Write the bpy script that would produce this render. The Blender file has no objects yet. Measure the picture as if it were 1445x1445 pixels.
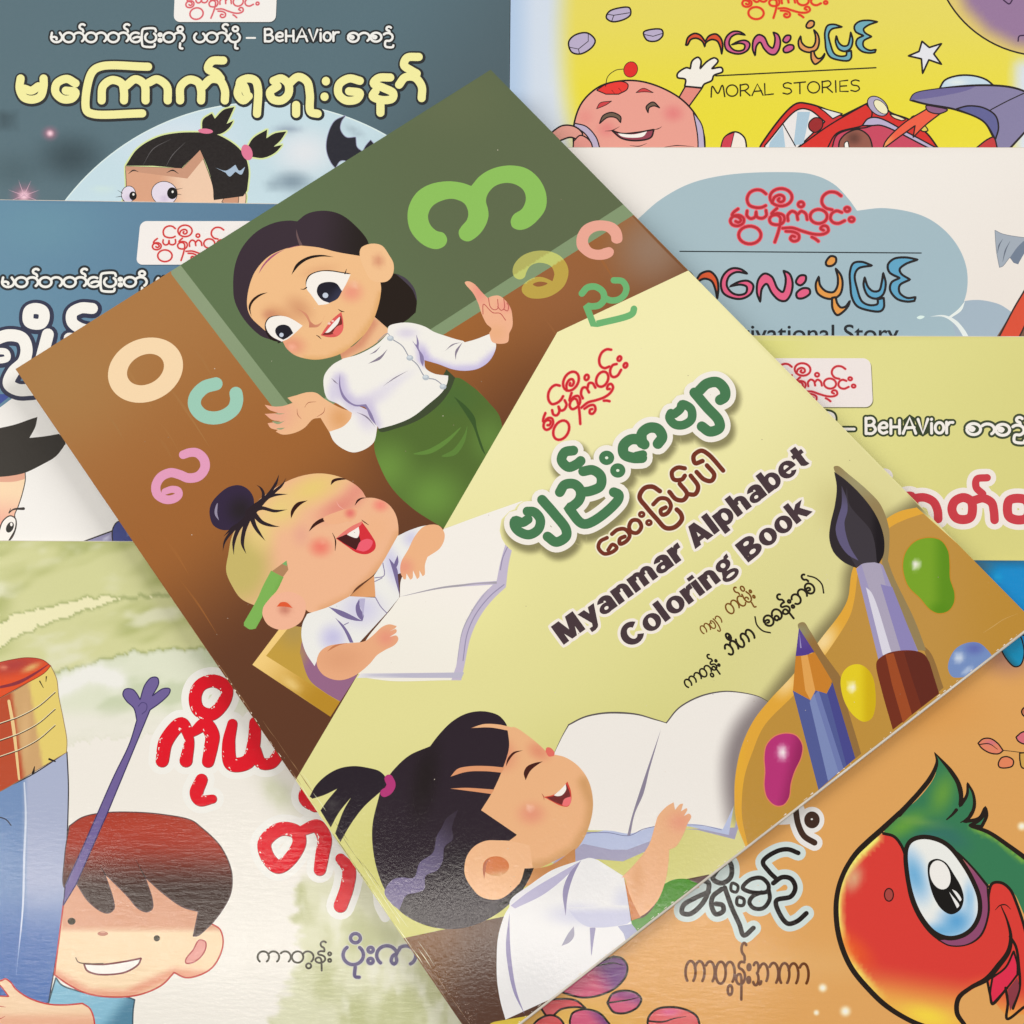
import bpy, math, random
import numpy as np
from mathutils import Vector, Matrix
from mathutils.geometry import delaunay_2d_cdt
SC = bpy.context.scene
rnd = random.Random(4)
# ------------------------------------------------------------------ camera
FPX, PW = 1900.0, 1445.0
_n = np.array([-.055, -.385, -.92]); _n /= np.linalg.norm(_n)
_y = np.array([0, -1.0, 0]); _y = _y - _y.dot(_n) * _n; _y /= np.linalg.norm(_y)
_x = np.cross(_y, _n)
RW = np.stack([_x, _y, _n])                    # photo axes -> world axes
ZF = .015                                      # cover height of the top book
def _ray(p):
    p = np.atleast_2d(np.asarray(p, float))
    return np.c_[p[:, 0] - PW / 2, p[:, 1] - PW / 2, np.full(len(p), FPX)]
def _unit(p):
    r = _ray(p); return (r / -(r @ _n)[:, None]) @ RW.T
_e = _unit([(21.8, 520.8), (692.4, 98.3)])
H = .210 / np.linalg.norm(_e[1] - _e[0])
CAMZ = H + ZF
_c = _unit([(722, 722)])[0] * H
OX, OY = _c[0], _c[1]
def world(p, z):
    """a point of the flat print -> metres, lying in the plane of height z"""
    q = _unit(p) * (CAMZ - z)
    q[:, 0] -= OX; q[:, 1] -= OY; q[:, 2] = z
    return q
cam = bpy.data.cameras.new('camera'); co = bpy.data.objects.new('camera', cam)
SC.collection.objects.link(co); SC.camera = co
cam.sensor_width = 36; cam.lens = FPX / PW * 36; cam.clip_start = .01; cam.clip_end = 50
M = np.eye(4); M[:3, 0] = RW @ [1, 0, 0]; M[:3, 1] = RW @ [0, -1, 0]; M[:3, 2] = RW @ [0, 0, -1]
M[:3, 3] = [-OX, -OY, CAMZ]
co.matrix_world = Matrix(M.tolist())
# ------------------------------------------------------------------ light
w = bpy.data.worlds.new("World"); SC.world = w; w.use_nodes = True
bg = w.node_tree.nodes['Background']; bg.inputs[0].default_value = (1, .93, .86, 1); bg.inputs[1].default_value = .24
def area(name, loc, target, sx, sy, power, col):
    l = bpy.data.lights.new(name, 'AREA'); l.shape = 'RECTANGLE'; l.size = sx; l.size_y = sy
    l.energy = power; l.color = col
    o = bpy.data.objects.new(name, l); SC.collection.objects.link(o); o.location = loc
    o.rotation_euler = (Vector(target) - Vector(loc)).to_track_quat('-Z', 'Y').to_euler()
    return o
area('ceiling_panel_light', (-1.95, .55, 1.6), (0, 0, 0), 1.1, 1.6, 34, (1, .92, .82))
area('ceiling_panel_light', (1.75, .75, 1.6), (0, 0, 0), 1.1, 1.6, 30, (1, .93, .84))
area('tube_light', (-.50, .02, 1.62), (-.50, .02, 0), 1.5, .045, 2.7, (1, .94, .86))
SC.view_settings.view_transform = 'Standard'; SC.view_settings.look = 'None'
SC.view_settings.gamma = 1; SC.view_settings.exposure = .23
SC.cycles.transparent_max_bounces = 16
# ------------------------------------------------------------------ colour
WHITE = np.array([240, 231, 221.])
def lin(c):
    c = np.clip(np.asarray(c, float), 0, 255) / 255
    return np.where(c <= .04045, c / 12.92, ((c + .055) / 1.055) ** 2.4)
WL = lin(WHITE)
def albedo(c):
    return np.clip((lin(c) - .0085) / WL * .86, .004, .9)
def mix(a, b, t):
    a = np.asarray(a, float); b = np.asarray(b, float); t = np.asarray(t, float)
    if t.ndim == 1: t = t[:, None]
    return a * (1 - t) + b * t
def ss(t):
    t = np.clip(t, 0, 1); return t * t * (3 - 2 * t)
class G:
    """printed colour with gradients and airbrushed spots"""
    def __init__(s, base, step=7): s.base = base; s.ops = []; s.step = step
    def __call__(s, xy):
        c = s.base(xy) if callable(s.base) else np.tile(np.asarray(s.base, float), (len(xy), 1))
        for f in s.ops: c = f(xy, c)
        return c
    def lin(s, p0, p1, c1, a=1.0):
        p0 = np.array(p0, float); d = np.array(p1, float) - p0
        s.ops.append(lambda xy, c: mix(c, c1, a * ss(((xy - p0) @ d) / (d @ d)))); return s
    def blob(s, x, y, rx, ry, c1, a=1.0, rot=0, hard=0.0):
        ca, sa = math.cos(math.radians(rot)), math.sin(math.radians(rot))
        def f(xy, c):
            u = xy[:, 0] - x; v = xy[:, 1] - y
            d = np.hypot((u * ca + v * sa) / rx, (-u * sa + v * ca) / ry)
            return mix(c, c1, a * ss((1 - d) / (1 - hard + 1e-6)))
        s.ops.append(f); return s
    def line(s, pts, r, c1, a=1.0):
        pts = np.array([p[:2] for p in pts], float)
        def f(xy, c): return mix(c, c1, a * ss(1 - seg_dist(xy, pts[:-1], pts[1:])[0] / r))
        s.ops.append(f); return s
def seg_dist(xy, A, B, ra=None, rb=None):
    best = np.full(len(xy), 1e9); 
    for i in range(0, len(A), 400):
        a = A[i:i + 400]; b = B[i:i + 400]; d = b - a; L = np.maximum((d * d).sum(1), 1e-12)
        t = np.clip(((xy[:, None, :] - a) * d).sum(2) / L, 0, 1)
        q = a + t[..., None] * d
        dd = np.hypot(xy[:, None, 0] - q[..., 0], xy[:, None, 1] - q[..., 1])
        if ra is not None: dd = dd - (ra[i:i + 400] * (1 - t) + rb[i:i + 400] * t)
        best = np.minimum(best, dd.min(1))
    return best, None
# ------------------------------------------------------------------ outlines
def P(x0, y0, size, txt):
    k = size / 1445.0; out = []
    for t in txt.split():
        sh = t.endswith('!'); u, v = t.rstrip('!').split(',')
        out.append((x0 + float(u) * k, y0 + float(v) * k, sh))
    return out
def pts(txt): return P(0, 0, 1445, txt)
def _cr(q, n):
    """open catmull-rom through q (first and last are end points)"""
    q = np.asarray(q, float)
    if len(q) < 3: return q
    e = np.vstack([2 * q[0] - q[1], q, 2 * q[-1] - q[-2]]); out = []
    dt = np.sqrt(np.maximum(np.hypot(*np.diff(e, axis=0).T), 1e-4))            # centripetal knots
    for i in range(1, len(e) - 2):
        p0, p1, p2, p3 = e[i - 1], e[i], e[i + 1], e[i + 2]; d0, d1, d2 = dt[i - 1], dt[i], dt[i + 1]
        m1 = ((p1 - p0) / d0 - (p2 - p0) / (d0 + d1) + (p2 - p1) / d1) * d1
        m2 = ((p2 - p1) / d1 - (p3 - p1) / (d1 + d2) + (p3 - p2) / d2) * d1
        m = int(min(n + 3, max(2, np.hypot(*(p2 - p1)) / 1.6)))
        for t in np.arange(m) / m:
            t2, t3 = t * t, t * t * t
            out.append((2 * t3 - 3 * t2 + 1) * p1 + (t3 - 2 * t2 + t) * m1 + (-2 * t3 + 3 * t2) * p2 + (t3 - t2) * m2)
    out.append(e[-2]); return np.array(out)
def smooth(p, closed=True, n=9):
    q = [tuple(a[:2]) for a in p]; sh = [len(a) > 2 and bool(a[2]) for a in p]
    N = len(q)
    if not closed:
        cut = [0] + [i for i in range(1, N - 1) if sh[i]] + [N - 1]
        segs = [_cr(q[a:b + 1], n) for a, b in zip(cut[:-1], cut[1:])]
        return np.vstack([s[:-1] for s in segs] + [segs[-1][-1:]])
    if not any(sh):
        ext = q[-2:] + q + q[:3]; c = _cr(ext, n)
        # keep the part between q[0] and q[0] again
        a = np.argmin(np.hypot(*(c[:len(c) // 2] - q[0]).T)); b = len(c) - 1 - np.argmin(np.hypot(*(c[::-1][:len(c) // 2] - q[0]).T))
        return c[a:b]
    k = sh.index(True); q = q[k:] + q[:k] + [q[k]]; sh = sh[k:] + sh[:k] + [True]
    cut = [i for i in range(len(q)) if sh[i]]
    return np.vstack([_cr(q[a:b + 1], n)[:-1] for a, b in zip(cut[:-1], cut[1:])])
def arc(cx, cy, r, a0, a1, ry=None, n=None):
    ry = r if ry is None else ry; n = n or max(6, int(abs(a1 - a0) / 14))
    t = np.radians(np.linspace(a0, a1, n)); return np.c_[cx + r * np.cos(t), cy + ry * np.sin(t)]
def ellipse(cx, cy, rx, ry, rot=0, n=36):
    a = np.linspace(0, 2 * math.pi, n, endpoint=False); c, s = math.cos(math.radians(rot)), math.sin(math.radians(rot))
    return np.c_[cx + rx * np.cos(a) * c - ry * np.sin(a) * s, cy + rx * np.cos(a) * s + ry * np.sin(a) * c]
def rrect(x0, y0, x1, y1, r, skew=0):
    o = []
    for cx, cy, a in ((x1 - r, y1 - r, 0), (x0 + r, y1 - r, 90), (x0 + r, y0 + r, 180), (x1 - r, y0 + r, 270)):
        o.append(arc(cx, cy, r, a, a + 90, n=7))
    o = np.vstack(o); o[:, 0] += skew * (y1 - o[:, 1]); return o
def in_poly(xy, ring):
    x, y = xy[:, 0][:, None], xy[:, 1][:, None]; a = ring; b = np.roll(ring, -1, 0)
    c = ((a[:, 1] > y) != (b[:, 1] > y))
    with np.errstate(divide='ignore', invalid='ignore'):
        xi = (b[:, 0] - a[:, 0]) * (y - a[:, 1]) / (b[:, 1] - a[:, 1]) + a[:, 0]
    return (c & (x < xi)).sum(1) % 2 == 1
def in_rings(xy, rings):
    r = np.zeros(len(xy), bool)
    for k in rings: r ^= in_poly(xy, k)
    return r
class Stroke:
    def __init__(s, p, wd, closed=False):
        p = np.asarray(p, float)[:, :2]; keep = np.r_[True, np.hypot(*np.diff(p, axis=0).T) > 1e-3]; p = p[keep]
        s.closed = closed; wd = np.asarray(wd, float)
        if wd.ndim: wd = np.interp(np.linspace(0, 1, len(p)), np.linspace(0, 1, len(wd)), wd)
        else: wd = np.full(len(p), float(wd))
        if closed and len(p) > 2 and p.shape[0] < 400:
            e_ = np.vstack([p, p[:1]]); w2 = np.r_[wd, wd[:1]]; g_ = max(.9, wd.mean() * .3); o_, ow = [], []
            for i in range(len(p)):
                m = max(1, int(math.ceil(np.hypot(*(e_[i + 1] - e_[i])) / g_)))
                for t in np.arange(m) / m: o_.append(e_[i] * (1 - t) + e_[i + 1] * t); ow.append(w2[i] * (1 - t) + w2[i + 1] * t)
            p, wd = np.array(o_), np.array(ow)
        s.p, s.r = p, np.maximum(wd / 2, .02)
    def rings(s):
        p, r = s.p, s.r
        if len(p) == 1: return [ellipse(p[0, 0], p[0, 1], r[0], r[0], n=12)]
        if s.closed: t = np.roll(p, -1, 0) - np.roll(p, 1, 0)
        else: t = np.gradient(p, axis=0)
        t /= np.maximum(np.hypot(*t.T), 1e-9)[:, None]; nn = np.c_[-t[:, 1], t[:, 0]]
        L, R = p + nn * r[:, None], p - nn * r[:, None]
        if s.closed: return [L, R]
        def cap(c, d, rr):
            a = math.atan2(d[1], d[0]); m = 7 if rr > .6 else 3
            return arc(c[0], c[1], rr, math.degrees(a) + 90, math.degrees(a) - 90, n=m + 2)[1:-1]
        return [np.vstack([L, cap(p[-1], t[-1], r[-1]), R[::-1], cap(p[0], -t[0], r[0])])]
    def segs(s):
        if len(s.p) == 1: return s.p, s.p, s.r, s.r
        if s.closed: return s.p, np.roll(s.p, -1, 0), s.r, np.roll(s.r, -1)
        return s.p[:-1], s.p[1:], s.r[:-1], s.r[1:]
# ------------------------------------------------------------------ materials
def cover_material(name, rough=.30, bump=.05, coat=.0, spec=.5, grain=.02, streak=None):
    m = bpy.data.materials.new(name); m.use_nodes = True; nt = m.node_tree; N = nt.nodes; L = nt.links
    b = N['Principled BSDF']
    at = N.new('ShaderNodeAttribute'); at.attribute_name = 'print_colour'
    tc = N.new('ShaderNodeTexCoord')
    nz = N.new('ShaderNodeTexNoise'); nz.inputs['Scale'].default_value = 2600; nz.inputs['Detail'].default_value = 3
    L.new(tc.outputs['Object'], nz.inputs['Vector'])
    mr = N.new('ShaderNodeMapRange'); mr.inputs['From Min'].default_value = .25; mr.inputs['From Max'].default_value = .75
    mr.inputs['To Min'].default_value = 1 - grain; mr.inputs['To Max'].default_value = 1 + grain
    L.new(nz.outputs['Fac'], mr.inputs['Value'])
    vm = N.new('ShaderNodeVectorMath'); vm.operation = 'SCALE'
    L.new(at.outputs['Color'], vm.inputs[0]); L.new(mr.outputs[0], vm.inputs['Scale'])
    L.new(vm.outputs[0], b.inputs['Base Color'])
    # scuffed laminate: gloss varies, surface has fine orange peel and faint long waves
    n2 = N.new('ShaderNodeTexNoise'); n2.inputs['Scale'].default_value = 900; n2.inputs['Detail'].default_value = 4; n2.inputs['Roughness'].default_value = .65
    mp = N.new('ShaderNodeMapping'); L.new(tc.outputs['Object'], mp.inputs['Vector'])
    if streak: mp.inputs['Scale'].default_value = streak
    L.new(mp.outputs[0], n2.inputs['Vector'])
    r = N.new('ShaderNodeMapRange'); r.inputs['To Min'].default_value = rough * .5; r.inputs['To Max'].default_value = rough * 1.5
    L.new(n2.outputs['Fac'], r.inputs['Value']); L.new(r.outputs[0], b.inputs['Roughness'])
    bp = N.new('ShaderNodeBump'); bp.inputs['Strength'].default_value = bump; bp.inputs['Distance'].default_value = .0004
    L.new(n2.outputs['Fac'], bp.inputs['Height'])
    n3 = N.new('ShaderNodeTexNoise'); n3.inputs['Scale'].default_value = 14; n3.inputs['Detail'].default_value = 1
    L.new(tc.outputs['Object'], n3.inputs['Vector'])
    b2 = N.new('ShaderNodeBump'); b2.inputs['Strength'].default_value = .3; b2.inputs['Distance'].default_value = .004
    L.new(n3.outputs['Fac'], b2.inputs['Height']); L.new(bp.outputs[0], b2.inputs['Normal'])
    L.new(b2.outputs[0], b.inputs['Normal'])
    b.inputs['Specular IOR Level'].default_value = spec
    return m
def plain_material(name, col, rough=.7, scale=(60, 60, 60), amt=.08):
    m = bpy.data.materials.new(name); m.use_nodes = True; nt = m.node_tree; N = nt.nodes; L = nt.links
    b = N['Principled BSDF']; b.inputs['Roughness'].default_value = rough
    tc = N.new('ShaderNodeTexCoord'); mp = N.new('ShaderNodeMapping'); mp.inputs['Scale'].default_value = scale
    nz = N.new('ShaderNodeTexNoise'); nz.inputs['Scale'].default_value = 10; nz.inputs['Detail'].default_value = 4
    L.new(tc.outputs['Object'], mp.inputs[0]); L.new(mp.outputs[0], nz.inputs['Vector'])
    cr = N.new('ShaderNodeValToRGB'); a = albedo(col)
    cr.color_ramp.elements[0].position = .3; cr.color_ramp.elements[1].position = .7
    cr.color_ramp.elements[0].color = (*(a * (1 - amt * 2)), 1); cr.color_ramp.elements[1].color = (*a, 1)
    L.new(nz.outputs['Fac'], cr.inputs[0]); L.new(cr.outputs[0], b.inputs['Base Color'])
    return m
M_gloss = cover_material('glossy_laminate_print', rough=.095, bump=.085, spec=.5)
M_worn = cover_material('brushed_laminate_print', rough=.11, bump=.10, spec=.45, streak=(.22, 1, 1))
M_satin = cover_material('satin_print', rough=.42, bump=.05, spec=.35)
M_paper = plain_material('paper_page_edges', (226, 214, 198), .8, (8, 8, 900), .16)
M_steel = plain_material('table_laminate', (120, 104, 90), .5)
# ------------------------------------------------------------------ parts and books
DZ = 2.2e-6
GC, GO, GN = 3.0, -60.0, 524      # coverage grid: a shape is laid just above whatever ink is already under it
class Part:
    def __init__(s, book, name, parent=None, label=None, kind=None):
        s.kind = kind; s.book, s.name, s.parent, s.label = book, name, parent, label
        s.v, s.f, s.c, s.n = [], [], [], 0; s.made = None; book.parts.append(s)
    def sub(s, name, label=None): return Part(s.book, name, s, label)
    def shape(s, color, fills=(), strokes=(), step=None, clip=True):
        """one flat shape of the print: union of even-odd fills and round strokes"""
        B = s.book; V, E = [], []
        def ring(r):
            k = len(V); V.extend(map(tuple, r)); m = len(r); E.extend((k + i, k + (i + 1) % m) for i in range(m))
        fl = [[np.asarray(r, float)[:, :2] for r in (f if isinstance(f, list) else [f])] for f in fills]
        for f in fl:
            for r in f: ring(r)
        for st in strokes:
            for r in st.rings(): ring(r)
        if not V: return
        allv = np.array(V)
        outside = clip and not in_poly(allv, B.quad).all()
        if outside: ring(B.quad)
        segs = [st.segs() for st in strokes]
        if segs: A_, B_, ra, rb = (np.concatenate([q[i] for q in segs]) for i in range(4))
        def inside(xy):
            r = np.zeros(len(xy), bool)
            for f in fl: r |= in_rings(xy, f)
            if segs:
                todo = np.where(~r)[0]
                for i in range(0, len(A_), 40):
                    if not len(todo): break
                    a_, b_ = A_[i:i + 40], B_[i:i + 40]; m_ = max(ra[i:i + 40].max(), rb[i:i + 40].max()) + .01
                    lo_ = np.minimum(a_.min(0), b_.min(0)) - m_; hi_ = np.maximum(a_.max(0), b_.max(0)) + m_; q_ = xy[todo]
                    k_ = todo[(q_ > lo_).all(1) & (q_ < hi_).all(1)]
                    if len(k_):
                        r[k_] |= seg_dist(xy[k_], a_, b_, ra[i:i + 40], rb[i:i + 40])[0] < 0; todo = todo[~r[todo]]
            if outside: r &= in_poly(xy, B.quad)
            return r
        if callable(color):
            st_ = step or getattr(color, 'step', 7)
            lo = np.maximum(allv.min(0), B.quad.min(0)); hi = np.minimum(allv.max(0), B.quad.max(0))
            lo = np.maximum(lo, -60); hi = np.minimum(hi, 1505)
            if (hi > lo).all():
                gx, gy = np.meshgrid(np.arange(lo[0] + st_ * .5, hi[0], st_), np.arange(lo[1] + st_ * .5, hi[1], st_))
                g = np.c_[gx.ravel(), gy.ravel()]
                if len(g):
                    g[:, 0] += ((np.arange(len(g)) * .618) % 1 - .5) * st_ * .2
                    g = g[inside(g)]; V.extend(map(tuple, g))
        o = delaunay_2d_cdt([Vector(p) for p in V], E, [], 0, 1e-4)
        vv = np.array([tuple(p) for p in o[0]]); ff = np.array([t for t in o[2] if len(t) == 3], int)
        if not len(ff): return
        cen = vv[ff].mean(1); a = vv[ff[:, 0]]; b = vv[ff[:, 1]]; c = vv[ff[:, 2]]
        area2 = (b[:, 0] - a[:, 0]) * (c[:, 1] - a[:, 1]) - (b[:, 1] - a[:, 1]) * (c[:, 0] - a[:, 0])
        ff = ff[inside(cen) & (np.abs(area2) > 1e-5)]
        if not len(ff): return
        area2 = (vv[ff[:, 1], 0] - vv[ff[:, 0], 0]) * (vv[ff[:, 2], 1] - vv[ff[:, 0], 1]) - (vv[ff[:, 1], 1] - vv[ff[:, 0], 1]) * (vv[ff[:, 2], 0] - vv[ff[:, 0], 0])
        flip = area2 > 0; ff[flip] = ff[flip][:, ::-1]          # face up in the world
        used, inv = np.unique(ff, return_inverse=True); ff = inv.reshape(-1, 3); vv = vv[used]
        col = color(vv) if callable(color) else np.tile(np.asarray(color, float), (len(vv), 1))
        g0 = np.maximum(np.floor((vv.min(0) - GO) / GC).astype(int) - 1, 0); g1 = np.minimum(np.floor((vv.max(0) - GO) / GC).astype(int) + 2, GN)
        cell = np.zeros((GN, GN), bool)
        if (g1 > g0).all():
            ix, iy = np.meshgrid(np.arange(g0[0], g1[0]), np.arange(g0[1], g1[1]), indexing='ij')
            cc_ = np.c_[ix.ravel(), iy.ravel()] * GC + GO + GC / 2; k_ = inside(cc_)
            cell[ix.ravel()[k_], iy.ravel()[k_]] = True
            ed = np.vstack([vv[ff[:, [0, 1]]], vv[ff[:, [1, 2]]], vv[ff[:, [2, 0]]]]); L_ = np.hypot(*(ed[:, 1] - ed[:, 0]).T)
            for t_ in (0, .25, .5, .75):
                q_ = ed[:, 0] * (1 - t_) + ed[:, 1] * t_; i_ = np.clip(np.floor((q_ - GO) / GC).astype(int), 0, GN - 1); cell[i_[:, 0], i_[:, 1]] = True
            big = np.where(L_ > 9)[0]
            for b_ in big:
                m_ = int(L_[b_] / 2) + 1; q_ = ed[b_, 0] + (ed[b_, 1] - ed[b_, 0]) * np.linspace(0, 1, m_)[:, None]; i_ = np.clip(np.floor((q_ - GO) / GC).astype(int), 0, GN - 1); cell[i_[:, 0], i_[:, 1]] = True
            d_ = cell.copy()
            for a_, b_ in ((1, 0), (-1, 0), (0, 1), (0, -1)): d_ |= np.roll(cell, (a_, b_), (0, 1))
            cell = d_
        lay = int(B.grid[cell].max()) + 1 if cell.any() else 1
        B.grid[cell] = lay; B.lay = max(B.lay, lay); z = B.ztop + (lay + 1) * DZ
        s.v.append(world(vv, z) - B.loc); s.f.append(ff + s.n); s.c.append(albedo(col)); s.n += len(vv)
    def fill(s, p, color, line=None, lw=1.5, sm=True, step=None):
        r = smooth(p) if sm else np.array([a[:2] for a in p], float)
        s.shape(color, [r], step=step)
        if line is not None: s.shape(line, strokes=[Stroke(r, lw, True)])
        return r
    def line(s, p, wd, color, sm=True, closed=False):
        r = smooth(p, closed) if sm else np.array([a[:2] for a in p], float)
        s.shape(color, strokes=[Stroke(r, wd, closed)])
    def build(s):
        if not s.n:
            if any(p.parent is s and p.n for p in s.book.parts):
                o = bpy.data.objects.new(s.name, None); SC.collection.objects.link(o); o.empty_display_size = .01
                if s.label: o['label'] = s.label
                o.parent = s.book.empty; s.made = o
            return
        V = np.vstack(s.v); F = np.vstack(s.f); C = np.vstack(s.c)
        me = bpy.data.meshes.new(s.name); me.from_pydata(V.tolist(), [], F.tolist())
        at = me.color_attributes.new('print_colour', 'FLOAT_COLOR', 'POINT')
        at.data.foreach_set('color', np.c_[C, np.ones(len(C))].ravel().astype(np.float32))
        me.materials.append(s.book.mat)
        o = bpy.data.objects.new(s.name, me); SC.collection.objects.link(o)
        if s.label: o['label'] = s.label
        if s.kind: o['kind'] = s.kind
        o.parent = s.parent.made if s.parent else s.book.empty; s.made = o
def prism(name, quadw, z0, z1, mat, parent, loc, bevel=.0003):
    import bmesh
    bm = bmesh.new(); q = quadw - np.array([*loc[:2], 0])
    lo = [bm.verts.new((a[0], a[1], z0 - loc[2])) for a in q]; hi = [bm.verts.new((a[0], a[1], z1 - loc[2])) for a in q]
    bm.faces.new(lo[::-1]); bm.faces.new(hi)
    for i in range(4): bm.faces.new((lo[i], lo[(i + 1) % 4], hi[(i + 1) % 4], hi[i]))
    bmesh.ops.recalc_face_normals(bm, faces=bm.faces)
    if bevel: bmesh.ops.bevel(bm, geom=list(bm.edges), offset=bevel, segments=2, affect='EDGES')
    me = bpy.data.meshes.new(name); bm.to_mesh(me); bm.free(); me.materials.append(mat)
    o = bpy.data.objects.new(name, me); SC.collection.objects.link(o); o.parent = parent
    return o
class Book:
    def __init__(s, name, label, quad, ztop, color, mat, thick=.003, group='picture books laid out overlapping', rim=None):
        s.quad = np.array(quad, float); s.ztop = ztop; s.mat = mat; s.lay = 1; s.grid = np.zeros((GN, GN), np.int32); s.parts = []; s.thick = thick
        q = world(s.quad + (np.array(rim, float) if rim is not None else 0), ztop); c = q.mean(0); s.loc = np.array([c[0], c[1], ztop - thick])
        e = bpy.data.objects.new(name, None); SC.collection.objects.link(e); e.location = s.loc.tolist(); e.empty_display_size = .02
        e['label'] = label; e['category'] = 'book'
        if group: e['group'] = group
        s.empty = e
        def inset(k):
            d = q - c; L = np.hypot(d[:, 0], d[:, 1])[:, None]; return q - d / L * k
        s.q = q
        prism('back_cover', q, ztop - thick, ztop - thick + .00028, M_paper, e, s.loc, .00008)
        prism('page_block', inset(.00015), ztop - thick + .00030, ztop - .00030, M_paper, e, s.loc, 0)
        prism('front_cover', q, ztop - .00028, ztop, M_paper, e, s.loc, .00006)
        s.bgc = color
        s.ground = Part(s, 'cover_print')
        if color is not None: s.ground.shape(color, [s.quad], clip=False) if callable(color) is False else s.ground.shape(color, [s.quad])
    def done(s):
        for p in s.parts: p.build()
        print('LAYERS', s.empty.name, s.lay)
# ------------------------------------------------------------------ latin lettering
_fc = {}
def latin_rings(text, spacing=1.0):
    key = (text, spacing)
    if key in _fc: return _fc[key]
    cu = bpy.data.curves.new('t', 'FONT'); cu.body = text; cu.space_character = spacing; cu.resolution_u = 4
    o = bpy.data.objects.new('t', cu); SC.collection.objects.link(o)
    bpy.context.view_layer.update()
    c2 = o.evaluated_get(bpy.context.evaluated_depsgraph_get()).to_curve(bpy.context.evaluated_depsgraph_get()); rings = []
    for sp in c2.splines:
        bp = sp.bezier_points; r = []
        for i in range(len(bp)):
            p, q = bp[i], bp[(i + 1) % len(bp)]; P0, P1, P2, P3 = (np.array(k[:2]) for k in (p.co, p.handle_right, q.handle_left, q.co))
            straight = abs(np.cross(P1 - P0, P3 - P0)) + abs(np.cross(P2 - P0, P3 - P0)) < 1e-6; m = 1 if straight else 5
            for t in np.arange(m) / m: r.append((1 - t) ** 3 * P0 + 3 * (1 - t) ** 2 * t * P1 + 3 * (1 - t) * t * t * P2 + t ** 3 * P3)
        rings.append(np.array(r))
    bpy.data.objects.remove(o); bpy.data.curves.remove(cu)
    _fc[key] = rings; return rings
def latin(part, text, p0, p1, xh, color, bold=0, halo=None, hw=0, spacing=1.0, slant=0, cap=None, curve=0, fat=0):
    """text from p0 to p1 on its base line (print coordinates); xh is the height of a capital"""
    R = [r.copy() for r in latin_rings(text, spacing)]
    cap = cap or latin_rings('H')[0][:, 1].max()
    a = np.vstack(R); x0, x1 = a[:, 0].min(), a[:, 0].max()
    p0 = np.array(p0, float); p1 = np.array(p1, float); ex = (p1 - p0) / (x1 - x0)
    u = (p1 - p0) / np.hypot(*(p1 - p0)); ey = np.array([u[1], -u[0]]) * xh / cap + u * slant * xh
    def tf(r):
        t = (r[:, :1] - x0); q = p0 + t * ex + r[:, 1:] * ey
        if curve: s_ = t / (x1 - x0); q = q + np.array([u[1], -u[0]]) * curve * (4 * s_ * (1 - s_))
        return q
    R = [tf(r) for r in R]
    sh = [R] if not fat else [[r + u * f for r in R] for f in (-fat, -fat / 2, 0, fat / 2, fat)]
    if halo is not None: part.shape(halo, sh[:1] + sh[-1:], [Stroke(r, hw * 2 + bold, True) for k in (sh[0], sh[-1]) for r in k])
    part.shape(color, sh, [Stroke(r, bold, True) for k in (sh[0], sh[-1]) for r in k] if bold else ())
def _rc(x0, y0, x1, y1): return [np.array([(x0, y0), (x1, y0), (x1, y1), (x0, y1)], float)]
def _rg(cx, cy, rx, ry, ix, iy): return [ellipse(cx, cy, rx, ry, n=28), ellipse(cx, cy, ix, iy, n=20)]
def _bd(cx, cy, rx, ry, ix, iy, a0, a1): return [np.vstack([arc(cx, cy, rx, a0, a1, ry, 22), arc(cx, cy, ix, a1, a0, iy, 22)])]
def _pg(*p): return [np.array(p, float)]
_NA = [_bd(.40, .44, .30, .32, .05, .12, 0, 180), _rc(.43, 0, .70, .45)]
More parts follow.
